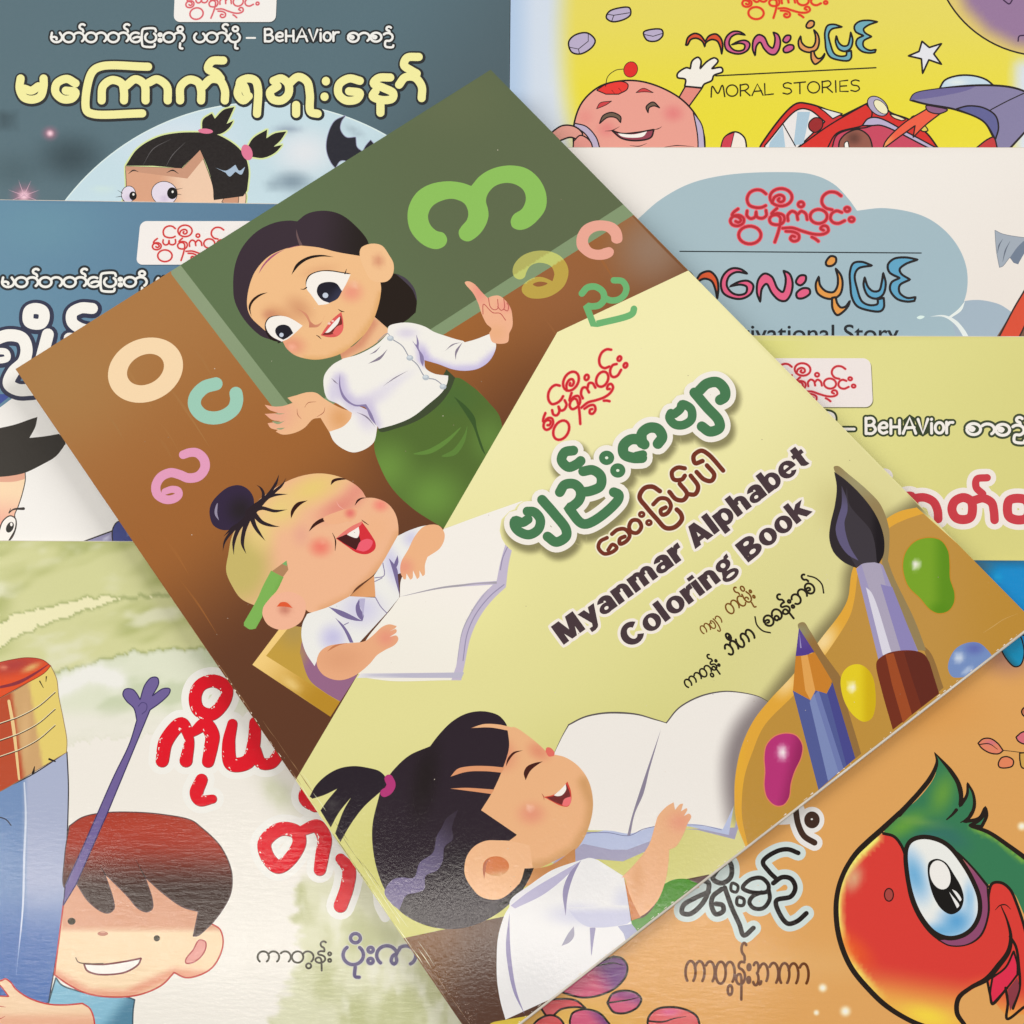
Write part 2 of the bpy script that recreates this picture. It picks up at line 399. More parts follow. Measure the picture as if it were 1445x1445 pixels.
HEAVY = {'M': (1.09, [_rc(0, 0, .26, 1), _rc(.76, 0, 1.02, 1), _pg((.04, 1), (.36, 1), (.62, 0), (.40, 0)), _pg((.66, 1), (.98, 1), (.62, 0), (.40, 0))]),
 'y': (.76, [_pg((0, .74), (.30, .74), (.50, .12), (.28, .0)), _pg((.76, .74), (.48, .74), (.20, -.12), (.40, -.20)), _pg((.06, -.28), (.06, -.08), (.22, -.08), (.42, -.12), (.36, -.24), (.22, -.29))]),
 'a': (.74, [_rg(.28, .225, .29, .24, .085, .075), _rc(.40, 0, .68, .48), _bd(.36, .46, .32, .30, .045, .09, -8, 160)]), 'n': (.77, [_rc(0, 0, .27, .74)] + _NA), 'h': (.77, [_rc(0, 0, .27, 1)] + _NA),
 'm': (1.13, [_rc(0, 0, .26, .74), _bd(.38, .44, .27, .32, .045, .13, 0, 180), _rc(.40, 0, .66, .45), _bd(.78, .44, .28, .32, .045, .13, 0, 180), _rc(.80, 0, 1.06, .45)]),
 'r': (.54, [_rc(0, 0, .27, .74), _pg((.18, .30), (.22, .62), (.34, .74), (.54, .76), (.52, .50), (.38, .50), (.27, .34))]), 'A': (.93, [_pg((0, 0), (.29, 0), (.56, 1), (.31, 1)), _pg((.90, 0), (.60, 0), (.34, 1), (.59, 1)), _rc(.22, .16, .68, .36)]),
 'l': (.35, [_rc(0, 0, .28, 1)]), 'i': (.35, [_rc(0, 0, .28, .74), _rc(0, .82, .28, 1)]), 'p': (.79, [_rc(0, -.27, .27, .74), _rg(.40, .37, .34, .39, .11, .20)]), 'b': (.79, [_rc(0, 0, .27, 1), _rg(.40, .37, .34, .39, .11, .20)]),
 'e': (.77, [_bd(.36, .37, .37, .39, .12, .22, 0, 322), _rc(.10, .30, .73, .44)]), 't': (.54, [_rc(.10, .12, .37, .98), _rc(0, .54, .50, .74), _bd(.36, .22, .26, .23, -.01, .02, 180, 285)]),
 'C': (.97, [_bd(.47, .5, .47, .52, .18, .28, 38, 322)]), 'o': (.80, [_rg(.38, .37, .38, .39, .12, .22)]), 'B': (.90, [_rc(0, 0, .28, 1), _rc(0, .82, .42, 1), _rc(0, .44, .42, .58), _rc(0, 0, .44, .18), _rg(.41, .735, .39, .265, .13, .085), _rg(.42, .275, .43, .275, .15, .09)]),
 'k': (.80, [_rc(0, 0, .27, 1), _pg((.20, .22), (.20, .52), (.46, .74), (.80, .74)), _pg((.24, .40), (.46, .60), (.84, 0), (.51, 0))]),
 'g': (.76, [_rg(.34, .49, .32, .27, .10, .11), _pg((.46, .66), (.56, .80), (.74, .84), (.72, .66), (.58, .62)), _rg(.36, -.05, .37, .24, .20, .07), _pg((.06, .10), (.14, .28), (.34, .24), (.40, .10))])}
def heavy(part, text, p0, p1, cap, color, halo, hw):
    adv = 0; fl = []
    for ch in text:
        aw, g = HEAVY[ch]
        for f in g: fl.append([r + np.array([adv, 0]) for r in f])
        adv += aw
    adv = max(r[:, 0].max() for f in fl for r in f)
    p0 = np.array(p0, float); p1 = np.array(p1, float); ex = (p1 - p0) / adv; u = (p1 - p0) / np.hypot(*(p1 - p0)); ey = np.array([u[1], -u[0]]) * cap
    fl = [[p0 + r[:, :1] * ex + r[:, 1:] * ey for r in f] for f in fl]
    part.shape(halo, [f[0] for f in fl], [Stroke(f[0], hw * 2, True) for f in fl]); part.shape(color, fl)
# ------------------------------------------------------------------ myanmar lettering (round stroke letters, x height 1, base line 0)
A = arc
def ring(cx, cy, r, ry=None): return A(cx, cy, r, 0, 360, ry, 20)
GL = {
 'wa': (1.12, [ring(.5, .5, .5)]),
 'ka': (2.02, [A(.5, .5, .5, 232, -52), A(1.4, .5, .5, 160, -52)]),
 'ta': (2.02, [ring(.5, .5, .5), A(1.4, .5, .5, 150, -52)]),
 'nga': (1.0, [A(.5, .5, .5, 42, 318)]),
 'sa': (1.1, [np.vstack([A(.5, .5, .5, 165, -170), [(.1, .62), (.35, .66), (.55, .52), (.42, .36), (.25, .42)]])]),
 'kha': (1.1, [np.vstack([A(.5, .5, .5, 160, -120), A(.26, .24, .22, -110, -400)])]),
 'ma': (1.1, [np.vstack([[(.08, .98)], A(.5, .5, .5, 160, 400), [(.8, .98)]]), np.array([(.06, .5), (.3, .56), (.52, .44), (.5, .3)])]),
 'pa': (1.1, [A(.5, .5, .5, 128, 412)]),
 'ya': (1.75, [A(.45, .5, .45, 130, 360), A(1.2, .5, .45, 180, 412)]),
 'la': (1.9, [np.vstack([[(.3, .12), (.42, .2)], A(.45, .5, .45, 225, 0), A(1.35, .5, .45, 180, 415)])]),
 'ra': (1.1, [np.vstack([A(.28, .3, .2, 60, 200), A(.5, .5, .5, 200, 0), [(1.0, .2), (1.0, -.55)]])]),
 'tha': (1.95, [A(.45, .5, .48, 150, -145), A(1.38, .5, .48, 165, -52)]),
 'na': (1.05, [np.array([(.82, 1.0), (.5, 1.02), (.28, .9), (.32, .74), (.62, .66), (.86, .5), (.9, .25), (.68, .04), (.3, .0), (.06, .16), (.1, .38), (.4, .46), (.55, .3), (.58, 0), (.6, -.7)])]),
 'nas': (1.05, [np.array([(.82, 1.0), (.5, 1.02), (.28, .9), (.32, .74), (.62, .66), (.86, .5), (.9, .25), (.68, .04), (.3, .0), (.06, .16), (.1, .38), (.4, .46), (.55, .3), (.58, 0), (.6, -.7)])]),
 'ha': (1.9, [A(.48, .5, .48, 130, 380), A(1.35, .5, .48, 165, -52)]),
 'ja': (1.9, [A(.5, .5, .5, 232, 20), np.array([(.97, .6), (.78, .45), (.72, .2), (.86, .04), (.98, .2), (.95, .5), (1.15, .9)]), A(1.42, .5, .5, 125, -60)]),
 'ba': (1.2, [np.vstack([[(.25, .72)], A(.52, .45, .48, 150, 420), [(.62, .92), (.42, .8), (.5, .62)]])]),
 'bha': (1.95, [np.vstack([[(.4, .62), (.2, .55)], A(.48, .5, .48, 170, 350)]), A(.48, .5, .48, 120, 0), A(1.38, .5, .48, 165, -52)]),
 'e': (1.08, [np.vstack([A(.5, .5, .5, 55, 330), [(.98, .45), (.7, .55), (.45, .5), (.3, .4)]])]),
 'aa': (1.0, [A(.4, .5, .5, 140, -52)]),
 'asat': (0, [np.vstack([A(-.28, 1.62, .26, 40, 235), [(-.25, 1.3), (-.2, 1.1)]])]),
 'i': (0, [ring(-.5, 1.38, .24)]),
 'ii': (0, [ring(-.5, 1.4, .3), ring(-.42, 1.3, .1)]),
 'an': (0, [ring(-.5, 1.42, .14)]),
 'u': (0, [np.array([(-.5, -.12), (-.5, -.62), (-.3, -.66)])]),
 'uu': (0, [np.array([(-.62, -.15), (-.62, -.7)]), np.array([(-.32, -.15), (-.32, -.68), (-.1, -.7)])]),
 'ew': (0, [ring(-.55, -.28, .22)]),
 'vis': (.55, [ring(.25, .78, .13), ring(.25, .2, .13)]),
 'dot': (0, [ring(-.25, -.3, .1)]),
 'rak': (.28, [np.array([(1.25, 1.12), (1.18, 1.4), (.2, 1.4), (.05, 1.3), (.05, -.35), (.2, -.45), (1.1, -.45), (1.15, -.2)])]),
 'raw': (.28, [np.array([(2.1, 1.12), (2.05, 1.4), (.2, 1.4), (.05, 1.3), (.05, -.35), (.2, -.45), (1.9, -.45), (1.95, -.25)])]),
 'yap': (.4, [np.vstack([[(.05, .95), (.2, .6), (.25, 0), (.15, -.4)], A(-.15, -.35, .28, -20, -170)])]),
 'ng': (1.0, [np.vstack([A(.48, .5, .46, 140, -70), [(.3, .05), (.25, -.5), (.4, -.62), (.95, -.62), (1.0, -.45)]]), np.vstack([A(.6, 1.45, .22, 30, 240), [(.62, 1.2), (.66, 1.05)]])]),
 'a': (1.75, [np.vstack([A(.4, .75, .26, 150, -70), A(.4, .25, .28, 70, -150)]), np.vstack([[(.72, .75)], A(1.15, .5, .46, 140, -45)]), np.array([(.7, .12), (.85, 0), (.95, .15)])]),
 'paa': (.9, [np.vstack([A(.2, .95, .28, 200, -10), [(.5, .5), (.6, 0)]])]),
 'dash': (1.0, [np.array([(.1, .5), (.9, .5)])]),
 'sp': (.7, []),
}
def burm_strokes(tokens, p0, p1, xh, wd, up=None):
    adv = 0; items = []
    for t in tokens.split():
        aw, st = GL[t]
        for k in st: items.append(k + np.array([adv, 0]))
        adv += aw
    p0 = np.array(p0, float); p1 = np.array(p1, float); ex = (p1 - p0) / adv
    u = (p1 - p0) / np.hypot(*(p1 - p0)); ey = np.array([u[1], -u[0]]) * xh if up is None else np.array(up, float)
    out = []
    for k in items:
        q = p0 + k[:, :1] * ex + k[:, 1:] * ey
        closed = np.hypot(*(q[0] - q[-1])) < 1e-6
        q = smooth([tuple(a) for a in (q[:-1] if closed else q)], closed, 5)
        out.append((q, wd, closed))
    return out
def burm(part, tokens, p0, p1, xh, wd, color, halo=None, hw=0, up=None):
    S_ = burm_strokes(tokens, p0, p1, xh, wd, up)
    if halo is not None: part.shape(halo, strokes=[Stroke(q, w_ + 2 * hw, c) for q, w_, c in S_])
    part.shape(color, strokes=[Stroke(q, w_, c) for q, w_, c in S_])
# ------------------------------------------------------------------ the publisher's red word mark, traced once and laid on each cover
LOGO = [  # (points, closed)
 ("870,262 840,240 800,236 760,255 742,295 755,335 795,352 840,352 868,340", 0), ("@972,285,75,58", 1), ("912,322 928,285 965,270 990,282 992,304 970,316 952,304 960,292", 0),
 ("680,362 650,385 640,405 690,405 718,425 715,455 680,474 640,465 628,438 648,412 685,418 700,438 682,452 664,444", 0), ("742,375 740,405 765,426 795,415 803,382", 0), ("803,382 810,415 845,424 872,405 870,372", 0),
 ("945,358 925,375 908,395 955,392 988,405 996,430 980,458 945,467 905,457 894,430 910,408 945,402 966,418 968,450 955,510 930,582", 0), ("1020,440 1018,405 1045,378 1075,390 1086,432", 0), ("1085,400 1110,378 1140,394 1150,432", 0),
 ("@1108,332,19,17", 1), ("@1228,412,58,47", 1), ("1380,275 1345,253 1295,252 1258,280 1250,320 1275,355 1320,368", 0), ("1385,385 1350,375 1318,392 1308,425 1325,450 1362,458 1405,440", 0), ("@1422,365,17,14", 1), ("@1452,432,17,14", 1),
 ("@760,535,76,59", 1), ("982,490 1050,488 1120,510 1200,530 1262,528 1293,508 1286,480 1258,474 1242,492 1262,504", 0), ("1005,510 1060,515 1093,535 1090,565 1058,576 1036,560 1046,542 1066,546", 0), ("1182,548 1205,560 1226,576", 0)]
def logo(part, p0, ex, ey, wd, color=(205, 45, 50), glow=(240, 120, 120), gw=1.6):
    """ex, ey: print vectors for one unit of the 460 x 230 drawing"""
    p0 = np.array(p0, float); ex = np.array(ex, float); ey = np.array(ey, float); S_ = []
    ex = ex * .535; ey = ey * .605
    for t, c in LOGO:
        if t[0] == '@': q = ellipse(*[float(k) for k in t[1:].split(',')], n=22)
        else: q = smooth([tuple(float(k) for k in a.split(',')) for a in t.split()], False, 5)
        q = q - np.array([620., 222.]); S_.append((p0 + q[:, :1] * ex + q[:, 1:] * ey, c))
    if glow is not None: part.shape(glow, strokes=[Stroke(q, wd + gw, bool(c)) for q, c in S_])
    part.shape(color, strokes=[Stroke(q, wd, bool(c)) for q, c in S_])
# ================================================================== what they lie on
def tabletop():
    me = bpy.data.meshes.new('tabletop'); s = .75
    me.from_pydata([(-s, -s, -.02), (s, -s, -.02), (s, s, -.02), (-s, s, -.02), (-s, -s, 0), (s, -s, 0), (s, s, 0), (-s, s, 0)], [],
                   [(3, 2, 1, 0), (4, 5, 6, 7), (0, 1, 5, 4), (1, 2, 6, 5), (2, 3, 7, 6), (3, 0, 4, 7)])
    me.materials.append(M_steel); o = bpy.data.objects.new('tabletop', me); SC.collection.objects.link(o); o['kind'] = 'structure'
tabletop()
# single-stroke latin capitals for the hand-drawn lines (unit height 1)
HL = {'M': (1.1, ["0,0 .12,.95 .5,.3 .85,1 1,0"]), 'O': (1.05, ["O"]), 'R': (.85, ["0,0 .02,1", "0,.95 .5,1 .62,.75 .4,.5 .05,.45", ".3,.47 .7,0"]), 'A': (.95, ["0,0 .42,1 .8,0", ".15,.35 .7,.38"]),
      'L': (.75, ["0,1 0,.02 .6,.06"]), 'S': (.85, [".65,.9 .4,1 .1,.85 .15,.6 .55,.45 .65,.2 .4,0 .05,.1"]), 'T': (.9, ["0,.95 .8,1", ".4,.97 .38,0"]), 'I': (.35, [".1,1 .1,0"]), 'E': (.75, [".6,1 .05,.95 .03,.05 .6,.02", ".05,.5 .5,.52"]),
      'B': (.85, [".05,0 .05,1", ".05,.97 .45,.98 .58,.75 .4,.55 .08,.52", ".08,.52 .5,.5 .65,.25 .45,.02 .05,.02"]), 'e': (.72, [".08,.38 .5,.4 .5,.62 .28,.7 .05,.5 .05,.2 .28,.02 .52,.1"]), 'H': (.82, [".05,.85 .05,0", ".6,.85 .6,0", ".05,.42 .6,.42"]),
      'V': (.75, ["0,.9 .3,0 .62,.9"]), 'i': (.3, [".1,.62 .1,0", ".1,.88 .11,.9"]), 'o': (.7, ["o"]), 'r': (.55, [".05,.7 .05,0", ".06,.45 .25,.68 .45,.68"]), ' ': (.45, [])}
def hand_latin(part, text, p0, p1, h, wd, color, halo=None, hw=0):
    adv = 0; items = []
    for ch in text:
        aw, st = HL[ch]
        for t in st:
            k = ring(.45, .5, .42, .5) if t == 'O' else ring(.3, .34, .27, .34) if t == 'o' else np.array([[float(a) for a in q.split(',')] for q in t.split()])
            items.append(k + np.array([adv, 0]))
        adv += aw
    p0 = np.array(p0, float); p1 = np.array(p1, float); ex = (p1 - p0) / adv; u = (p1 - p0) / np.hypot(*(p1 - p0)); ey = np.array([u[1], -u[0]]) * h
    S_ = []
    for k in items:
        q = p0 + k[:, :1] * ex + k[:, 1:] * ey; c = len(k) > 10
        S_.append((q[:-1] if c else (smooth([tuple(a) for a in q], False, 5) if len(q) > 4 else q), c))
    if halo is not None: part.shape(halo, strokes=[Stroke(q, wd + 2 * hw, c) for q, c in S_])
    part.shape(color, strokes=[Stroke(q, wd, c) for q, c in S_])
# the two story books share this drawn title (coordinates of the white one)
def story_title(B, f, cols, lw):
    t = Part(B, 'printed_title', label='drawn title of curved colourful letters'); ink = (38, 34, 36)
    Za, Zb = (900, 220, 300), (1145, 220, 300)
    shp = [(0, Za, "225,880! 245,810 300,775 350,790 395,850! 430,800 490,785 535,830 548,900 540,970! 525,900 500,850 450,835 400,865 392,900! 370,850 320,820 270,830 240,880"),
           (1, Za, "745,800! 700,770 640,765 590,800 565,860 580,930 640,965 710,970 770,935 785,880 750,850 690,855 630,885! 700,875 740,890 735,930 690,945 640,930 605,880 620,820 670,790"),
           (1, Za, "832,992! 810,930 820,840 860,800 910,820 950,900 985,925 1000,890 1005,830 990,780! 1030,800 1052,860 1040,940 1005,985 960,980 910,930 875,870 845,900"),
           (1, Za, "1075,860 1100,815 1140,815 1140,850 1105,880"), (1, Za, "1078,935 1120,900 1165,905 1170,935 1120,968 1085,965"),
           (2, Zb, "50,820! 30,870 40,930 90,965 150,970 195,940 212,870 200,810 165,765! 180,830 175,890 150,925 100,920 60,880"), (2, Zb, "98,725 130,682 165,690 165,725 135,748 105,745"),
           (2, Zb, "140,965! 145,1040 175,1082 215,1060 250,1020 262,985! 230,1025 200,1030 175,1000 165,960!"),
           (3, Zb, "412,745! 340,720 285,730 262,790 265,880 275,960 310,1020 390,1050 470,1055 492,1030 492,965! 450,975! 450,1005 400,1015 345,990 310,900 295,810 320,765"),
           (3, Zb, "362,825! 355,880 385,950 440,970 485,945 505,870 488,795! 478,860 460,915 420,920 385,890"),
           (3, Zb, "722,705! 640,690 560,700 520,740 530,790 600,830! 545,860 535,910 580,970 650,990 700,985! 708,960! 650,965 600,930 600,880 670,840! 610,800 600,770 640,735")]
    for k, Z, q in shp:
        r = smooth([(*f(a[0], a[1]), a[2]) for a in P(*Z, q)])
        t.shape(cols[k], [r]); t.shape(ink, strokes=[Stroke(r, lw, True)])
# ================================================================== the colouring book on top
def front_book():
    base = G((172, 120, 70), 12).lin((120, 480), (300, 740), (160, 100, 52)).lin((310, 840), (420, 1040), (88, 54, 38)) \
        .lin((500, 560), (620, 720), (98, 60, 42), .9).blob(800, 400, 200, 150, (152, 98, 62), .8).blob(80, 540, 170, 130, (170, 126, 76), .7) \
        .blob(920, 350, 90, 90, (152, 124, 104), .9).blob(560, 640, 80, 80, (108, 66, 42), .5)  # greyish spot at upper right paints the broad glare into the brown
    B = Book('colouring_book', 'large glossy alphabet colouring book with teacher and children, lying slanted on top of all others',
             [(21.8, 520.8), (692.4, 98.3), (1460, 878), (679, 1485)], ZF, base, M_gloss, group=None, rim=[(0, 0), (0, 0), (1.9, 2.2), (1.6, 2.4)])
    g = B.ground
    # faint wood streaks
    for i in range(46):
        t = rnd.random(); x = 60 + 800 * rnd.random(); y = 330 + 620 * rnd.random(); L = 40 + 120 * rnd.random()
        dx, dy = .57, .82
        if x + .55 * y > 760 and y > 620: continue
        c = base(np.array([[x, y]]))[0] * (0.985 + .025 * rnd.random())
        g.shape(tuple(c), strokes=[Stroke(smooth([(x, y), (x + dx * L * .5 + 3, y + dy * L * .5), (x + dx * L, y + dy * L)], False), [0, 1.5 + 3 * rnd.random(), 0])])
    bd = Part(B, 'printed_blackboard')
    bd.fill([(241.9, 387), (240, 370), (694, 80), (720, 90), (910, 293), (892, 304.5), (410.4, 608)], G((142, 156, 122)).lin((300, 420), (420, 590), (132, 150, 112)), sm=False)
    bd.fill([(257.5, 377.6), (250, 368), (694, 80), (720, 90), (892, 280.3), (876, 290.7), (419, 587)], G((98, 116, 80), 16).lin((360, 420), (700, 250), (96, 106, 76)).blob(640, 140, 120, 80, (104, 112, 80), .6), sm=False)
    # ---- chalk letters
    L_ = Part(B, 'printed_green_letter', label='big bright green consonant on the board')
    Z = (550, 220, 250)
    L_.fill(P(*Z, "145,500 160,400 220,300 320,235 470,207 590,220 665,245! 740,160 850,100 990,78 1120,105 1220,190 1275,310 1270,430 1200,530 1120,590 1050,603 1000,580 987,530 1010,480 1080,430 1110,350 1090,280 1030,235 950,220 860,245 800,310 785,370 800,430 805,490 780,570 720,650 640,697 580,675 562,620 585,575 630,520 640,460 610,390 550,358 490,350 400,375 340,420 312,490 330,560 380,610 440,630 468,680 450,730 385,760 300,740 220,680 165,600"), (142, 190, 92))
    yl = Part(B, 'printed_yellow_letter')
    Z = (700, 300, 250)
    yr = smooth(P(*Z, "135,480 150,420 210,355 290,320 370,310 450,320 530,360 580,430 590,500 560,590 500,650 420,690 330,702 260,690 215,650 210,615 240,570 310,530 370,525 430,545 460,560! 475,500 450,440 400,415 340,410 280,435 250,480 230,530 190,545 150,525"))
    yh = smooth(P(*Z, "300,585 340,565 400,568 420,578 380,598 330,603"))
    Zr = np.array([(684, 416), (862.6, 300), (892, 304.5), (700, 434)])
    def ycol(xy):
        s_ = (xy[:, 1] - 464) + .6486 * (xy[:, 0] - 608.8); t_ = (xy[:, 1] - 470) + .6307 * (xy[:, 0] - 629.6)
        c = np.tile(np.array([180, 176, 96.]), (len(xy), 1)); c[s_ > 0] = (196, 200, 112); c[t_ > 0] = (190, 162, 74); return c
    yl.shape(G(ycol, 2.2), [[yr, yh]])
    pk = Part(B, 'printed_pink_letter')
    pk.fill(P(*Z, "655,240 665,180 710,110 790,70 880,65 960,85 1010,130 1030,190 1025,235 985,253 945,235 935,190 900,155 850,147 800,160 760,195 750,240 780,290 840,303 890,288 930,283 960,310 950,350 900,378 830,385 760,370 700,330 665,290"), (234, 166, 146))
    ab = Part(B, 'printed_cream_letter')
    Z = (0, 280, 300)
    ab.shape((246, 214, 172), [[ellipse(205.3, 522.3, 54.5, 44.2, -24, 60), ellipse(205.3, 521.5, 27.5, 20.5, -28, 44)]])
    tq = Part(B, 'printed_turquoise_letter')
    Z = (0, 540, 300)
    tq.shape((158, 202, 180), strokes=[Stroke(smooth(P(280, 500, 300, "120,200 40,225 -20,290 -25,350 20,410 90,432 170,420 240,370 260,310 255,265"), False), 18.5)])
    pp = Part(B, 'printed_lilac_letter')
    pp.shape((228, 156, 186), strokes=[Stroke(smooth(P(*Z, "1245,490 1290,475 1340,478 1385,520 1392,580 1350,635 1280,648 1220,625 1160,612 1095,640 1060,700 1070,760 1130,795 1190,785 1215,760 1210,735 1170,725 1120,740"), False), [12, 13.5, 13.5, 13, 13, 12, 9])])
    # ---- the lime panel
    sk = Part(B, 'printed_teacher', label='printed teacher in white blouse and green longyi')
    skirt = sk.sub('skirt')
    Z = (450, 400, 250)
    skirt.fill(pts("533,604! 575,592 610,570 642,533 666,545 690,568 706,590 706,625 640,745 625,745! 583,718 554,690 537,660 528,630"),
               G((86, 110, 52), 6).blob(545, 660, 60, 60, (112, 148, 66), .9).blob(610, 700, 70, 60, (108, 144, 64), 1).blob(690, 620, 40, 50, (104, 136, 64), .8).blob(640, 560, 60, 40, (78, 108, 56), .7))
    skirt.fill(P(*Z, "480,1185! 600,1060! 800,960! 960,850! 1040,700! 1112,768! 1070,870 980,990 820,1110 640,1180 500,1210"), (66, 76, 52))
    skirt.fill(P(*Z, "480,1180! 600,1170 800,1090 960,970 1040,850 1060,770! 1110,768! 1070,870 980,990 820,1110 640,1180 500,1210"), (66, 76, 52))
    skirt.fill(P(*Z, "1100,920! 1200,1000 1270,1090 1290,1190 1360,1400! 1330,1360 1260,1170 1220,1100"), (62, 88, 46))
    skirt.fill(P(*Z, "770,1390 900,1350 1050,1260 1160,1170 1050,1300 900,1390"), (100, 136, 62))
    skirt.fill(P(*Z, "1000,1410 1100,1350 1190,1220 1210,1160 1190,1290 1110,1400"), (96, 130, 60))
    lime = Part(B, 'printed_lime_panel')
    limec = G((242, 233, 176), 13).lin((800, 500), (900, 900), (228, 220, 150)).lin((800, 850), (1000, 1120), (212, 206, 130)).lin((640, 1000), (700, 1330), (206, 200, 112)) \
        .lin((1010, 640), (1250, 720), (222, 212, 150), .8).blob(640, 840, 150, 120, (240, 232, 160), .6).blob(1220, 740, 110, 60, (176, 160, 100), .55, 38)
    lime.fill([(1010, 363.5), (786.5, 468.7), (626.5, 745.4), (410, 1113), (562, 1325.5), (710, 1293.4), (1000, 1234), (1015, 1240), (1400, 940), (1480, 860)], limec, sm=False)
    fl = Part(B, 'printed_brown_floor')
    fl.fill([(560, 1326), (710, 1293.4), (1000, 1234), (1010, 1240), (679, 1500)], G((124, 78, 36), 10).lin((590, 1340), (680, 1380), (88, 60, 48)).blob(690, 1310, 60, 30, (96, 64, 44), .6), sm=False)
    fl.fill(P(540, 1145, 300, "730,1445 840,1415! 1000,1385 1060,1360 980,1445 900,1500 720,1500"), (214, 184, 70))
    # green letter crossing the panel
    gl = Part(B, 'printed_small_green_letter')
    gl.shape((112, 178, 114), strokes=[Stroke(smooth(P(700, 300, 250, "700,660 745,612 810,605 870,645 880,710 840,755 780,765 735,758! 795,915! 1110,825 1125,785"), False), 9.4),
                                       Stroke(smooth(P(700, 300, 250, "880,690 930,715 1000,708 1050,665 1062,610 1030,560 960,552"), False), 9)])
    # ---- the teacher
    T = sk; Z = (300, 250, 300)
    hair = T.sub('hair')
    hair.fill(P(*Z, "1140,710 1230,655 1310,690 1370,760 1388,840 1380,920! 1300,985 1190,1020 1100,950"), G((42, 34, 30), 8).lin((560, 400), (590, 385), (60, 50, 56), .0))
    hair.fill(P(*Z, "1240,655! 1310,685 1375,765 1388,840 1360,770 1300,705"), (74, 66, 76))
    hair.fill(P(*Z, "140,760 150,610 200,480 300,370 420,310 520,295 575,300! 640,250 740,228 850,245 950,310 1060,455 1010,540! 1000,700 600,1000 480,1120 400,1105 330,1080 250,1010 190,930 150,840"),
              G((62, 50, 58), 8).lin((440, 320), (520, 330), (42, 36, 34)).lin((360, 300), (330, 420), (60, 48, 56), .4))
    face = T.sub('face')
    neck = T.sub('neck')
    neck.fill(P(*Z, "1090,940! 1210,1045! 1080,1150 880,1245! 870,1180 950,1150 1060,1030"), G((238, 186, 140), 5).line(P(*Z, "870,1210 1000,1130 1090,990"), 13, (212, 140, 108), .9))
    fo = P(*Z, "600,465! 720,478 850,510 1000,535! 1060,560 1140,715 1142,800 1100,955 1040,1060 960,1135 880,1195 780,1230 680,1240 560,1210 500,1160 470,1110 420,1095! 330,1020 260,950 235,880 245,760 290,640 380,540 490,488")
    fc = G((240, 188, 136), 5).blob(395, 450, 36, 24, (206, 140, 98), .8, 35).blob(422, 436, 24, 34, (208, 144, 104), .7, -50).blob(412, 488, 30, 22, (228, 148, 118), .95) \
        .blob(496, 412, 25, 22, (236, 150, 124), .95).blob(500, 402, 8, 7, (246, 196, 164), .8).blob(412, 490, 9, 8, (250, 178, 150), .9).blob(380, 444, 16, 12, (200, 130, 100), .7).blob(450, 382, 40, 12, (222, 164, 118), .6, -12) \
        .line(P(*Z, "1145,800 1100,960 960,1150 780,1245 640,1245"), 9, (222, 166, 104), .8)
    face.fill(fo, fc)
    face.fill(P(*Z, "600,462 520,480 440,520 360,590 310,660! 340,600 400,535 480,495"), (168, 88, 118))
    hair.fill(P(*Z, "568,352! 570,400 590,465! 612,462! 590,420"), (110, 86, 86))
    ear = T.sub('ear')
    ear.fill(P(*Z, "1000,530 1010,480 1080,452 1150,465 1200,530 1230,590 1225,660 1190,705 1140,715 1080,700 1030,620"), G((242, 192, 142), 6).blob(534, 368, 13, 14, (214, 146, 112), .95))
    brow = T.sub('eyebrow')
    brow.fill(P(*Z, "535,665! 570,590 650,540 740,528 825,543! 740,540 650,560 590,600"), (36, 26, 22))
    brow.fill(P(*Z, "265,950! 245,880 270,830 320,795 375,783! 320,810 275,850 258,890"), (50, 34, 24))
    eye = T.sub('eye', label='printed eye on the right')
    eye.fill(P(*Z, "632,720 650,670 710,640 790,632 880,645 940,655! 910,660 840,650 760,645 690,665 645,710 645,770"), (40, 26, 22))
    eye.fill(P(*Z, "638,715 665,668 730,642 800,640 880,652 938,662! 900,740 860,800 790,858 720,870! 670,800 640,760"), G((250, 246, 240)).lin((440, 392), (436, 384), (222, 210, 200), .4))
    eye.fill(P(*Z, "708,770 725,730 780,712 840,722 880,775! 850,825 795,855! 745,835 715,800"), G((38, 36, 46), 4).blob(478, 400, 16, 12, (26, 26, 34), .8).lin((470, 400), (484, 412), (62, 64, 88), .7))
    eye.shape((198, 204, 216), [ellipse(459.2, 416.8, 4.0, 3.8)])
    eye.shape((40, 26, 22), strokes=[Stroke(smooth(P(*Z, "900,655 905,640 910,625"), False), [2, .5]), Stroke(smooth(P(*Z, "598,760 620,762 638,750"), False), [.5, 2])])
    eye = T.sub('eye', label='printed eye on the left')
    eye.fill(P(*Z, "355,1000 380,955 430,940 500,945 450,942 390,965 365,1010 390,1070 440,1110 470,1125! 400,1105 365,1060"), (40, 26, 22))
    eye.fill(P(*Z, "362,1000 388,958 440,943 500,948 550,970 612,1010! 560,1060 510,1100 470,1118! 400,1080 370,1040"), (250, 246, 240))
    eye.fill(P(*Z, "425,1045 440,1015 480,1002 520,1015 548,1060! 510,1090 480,1105! 445,1085"), (38, 36, 44))
    eye.shape((198, 204, 216), [ellipse(397.2, 472.6, 3.0, 3.0)])
    eye.shape((40, 26, 22), strokes=[Stroke(smooth(P(*Z, "395,1100 415,1102"), False), [2, .6]), Stroke(smooth(P(*Z, "445,1125 465,1122"), False), [1.6, .5])])
    nose = T.sub('nose')
    nose.fill(P(*Z, "570,890! 620,930 655,990 655,1022! 720,1015 765,940! 740,985 700,1003 670,985 640,930"), G((212, 140, 108), 4).blob(438, 460, 12, 12, (196, 120, 94), .6))
    mouth = T.sub('mouth')
    mouth.fill(P(*Z, "735,1075! 770,1020 820,960 875,915! 888,980 885,1040 850,1080 790,1088"), (222, 92, 88))
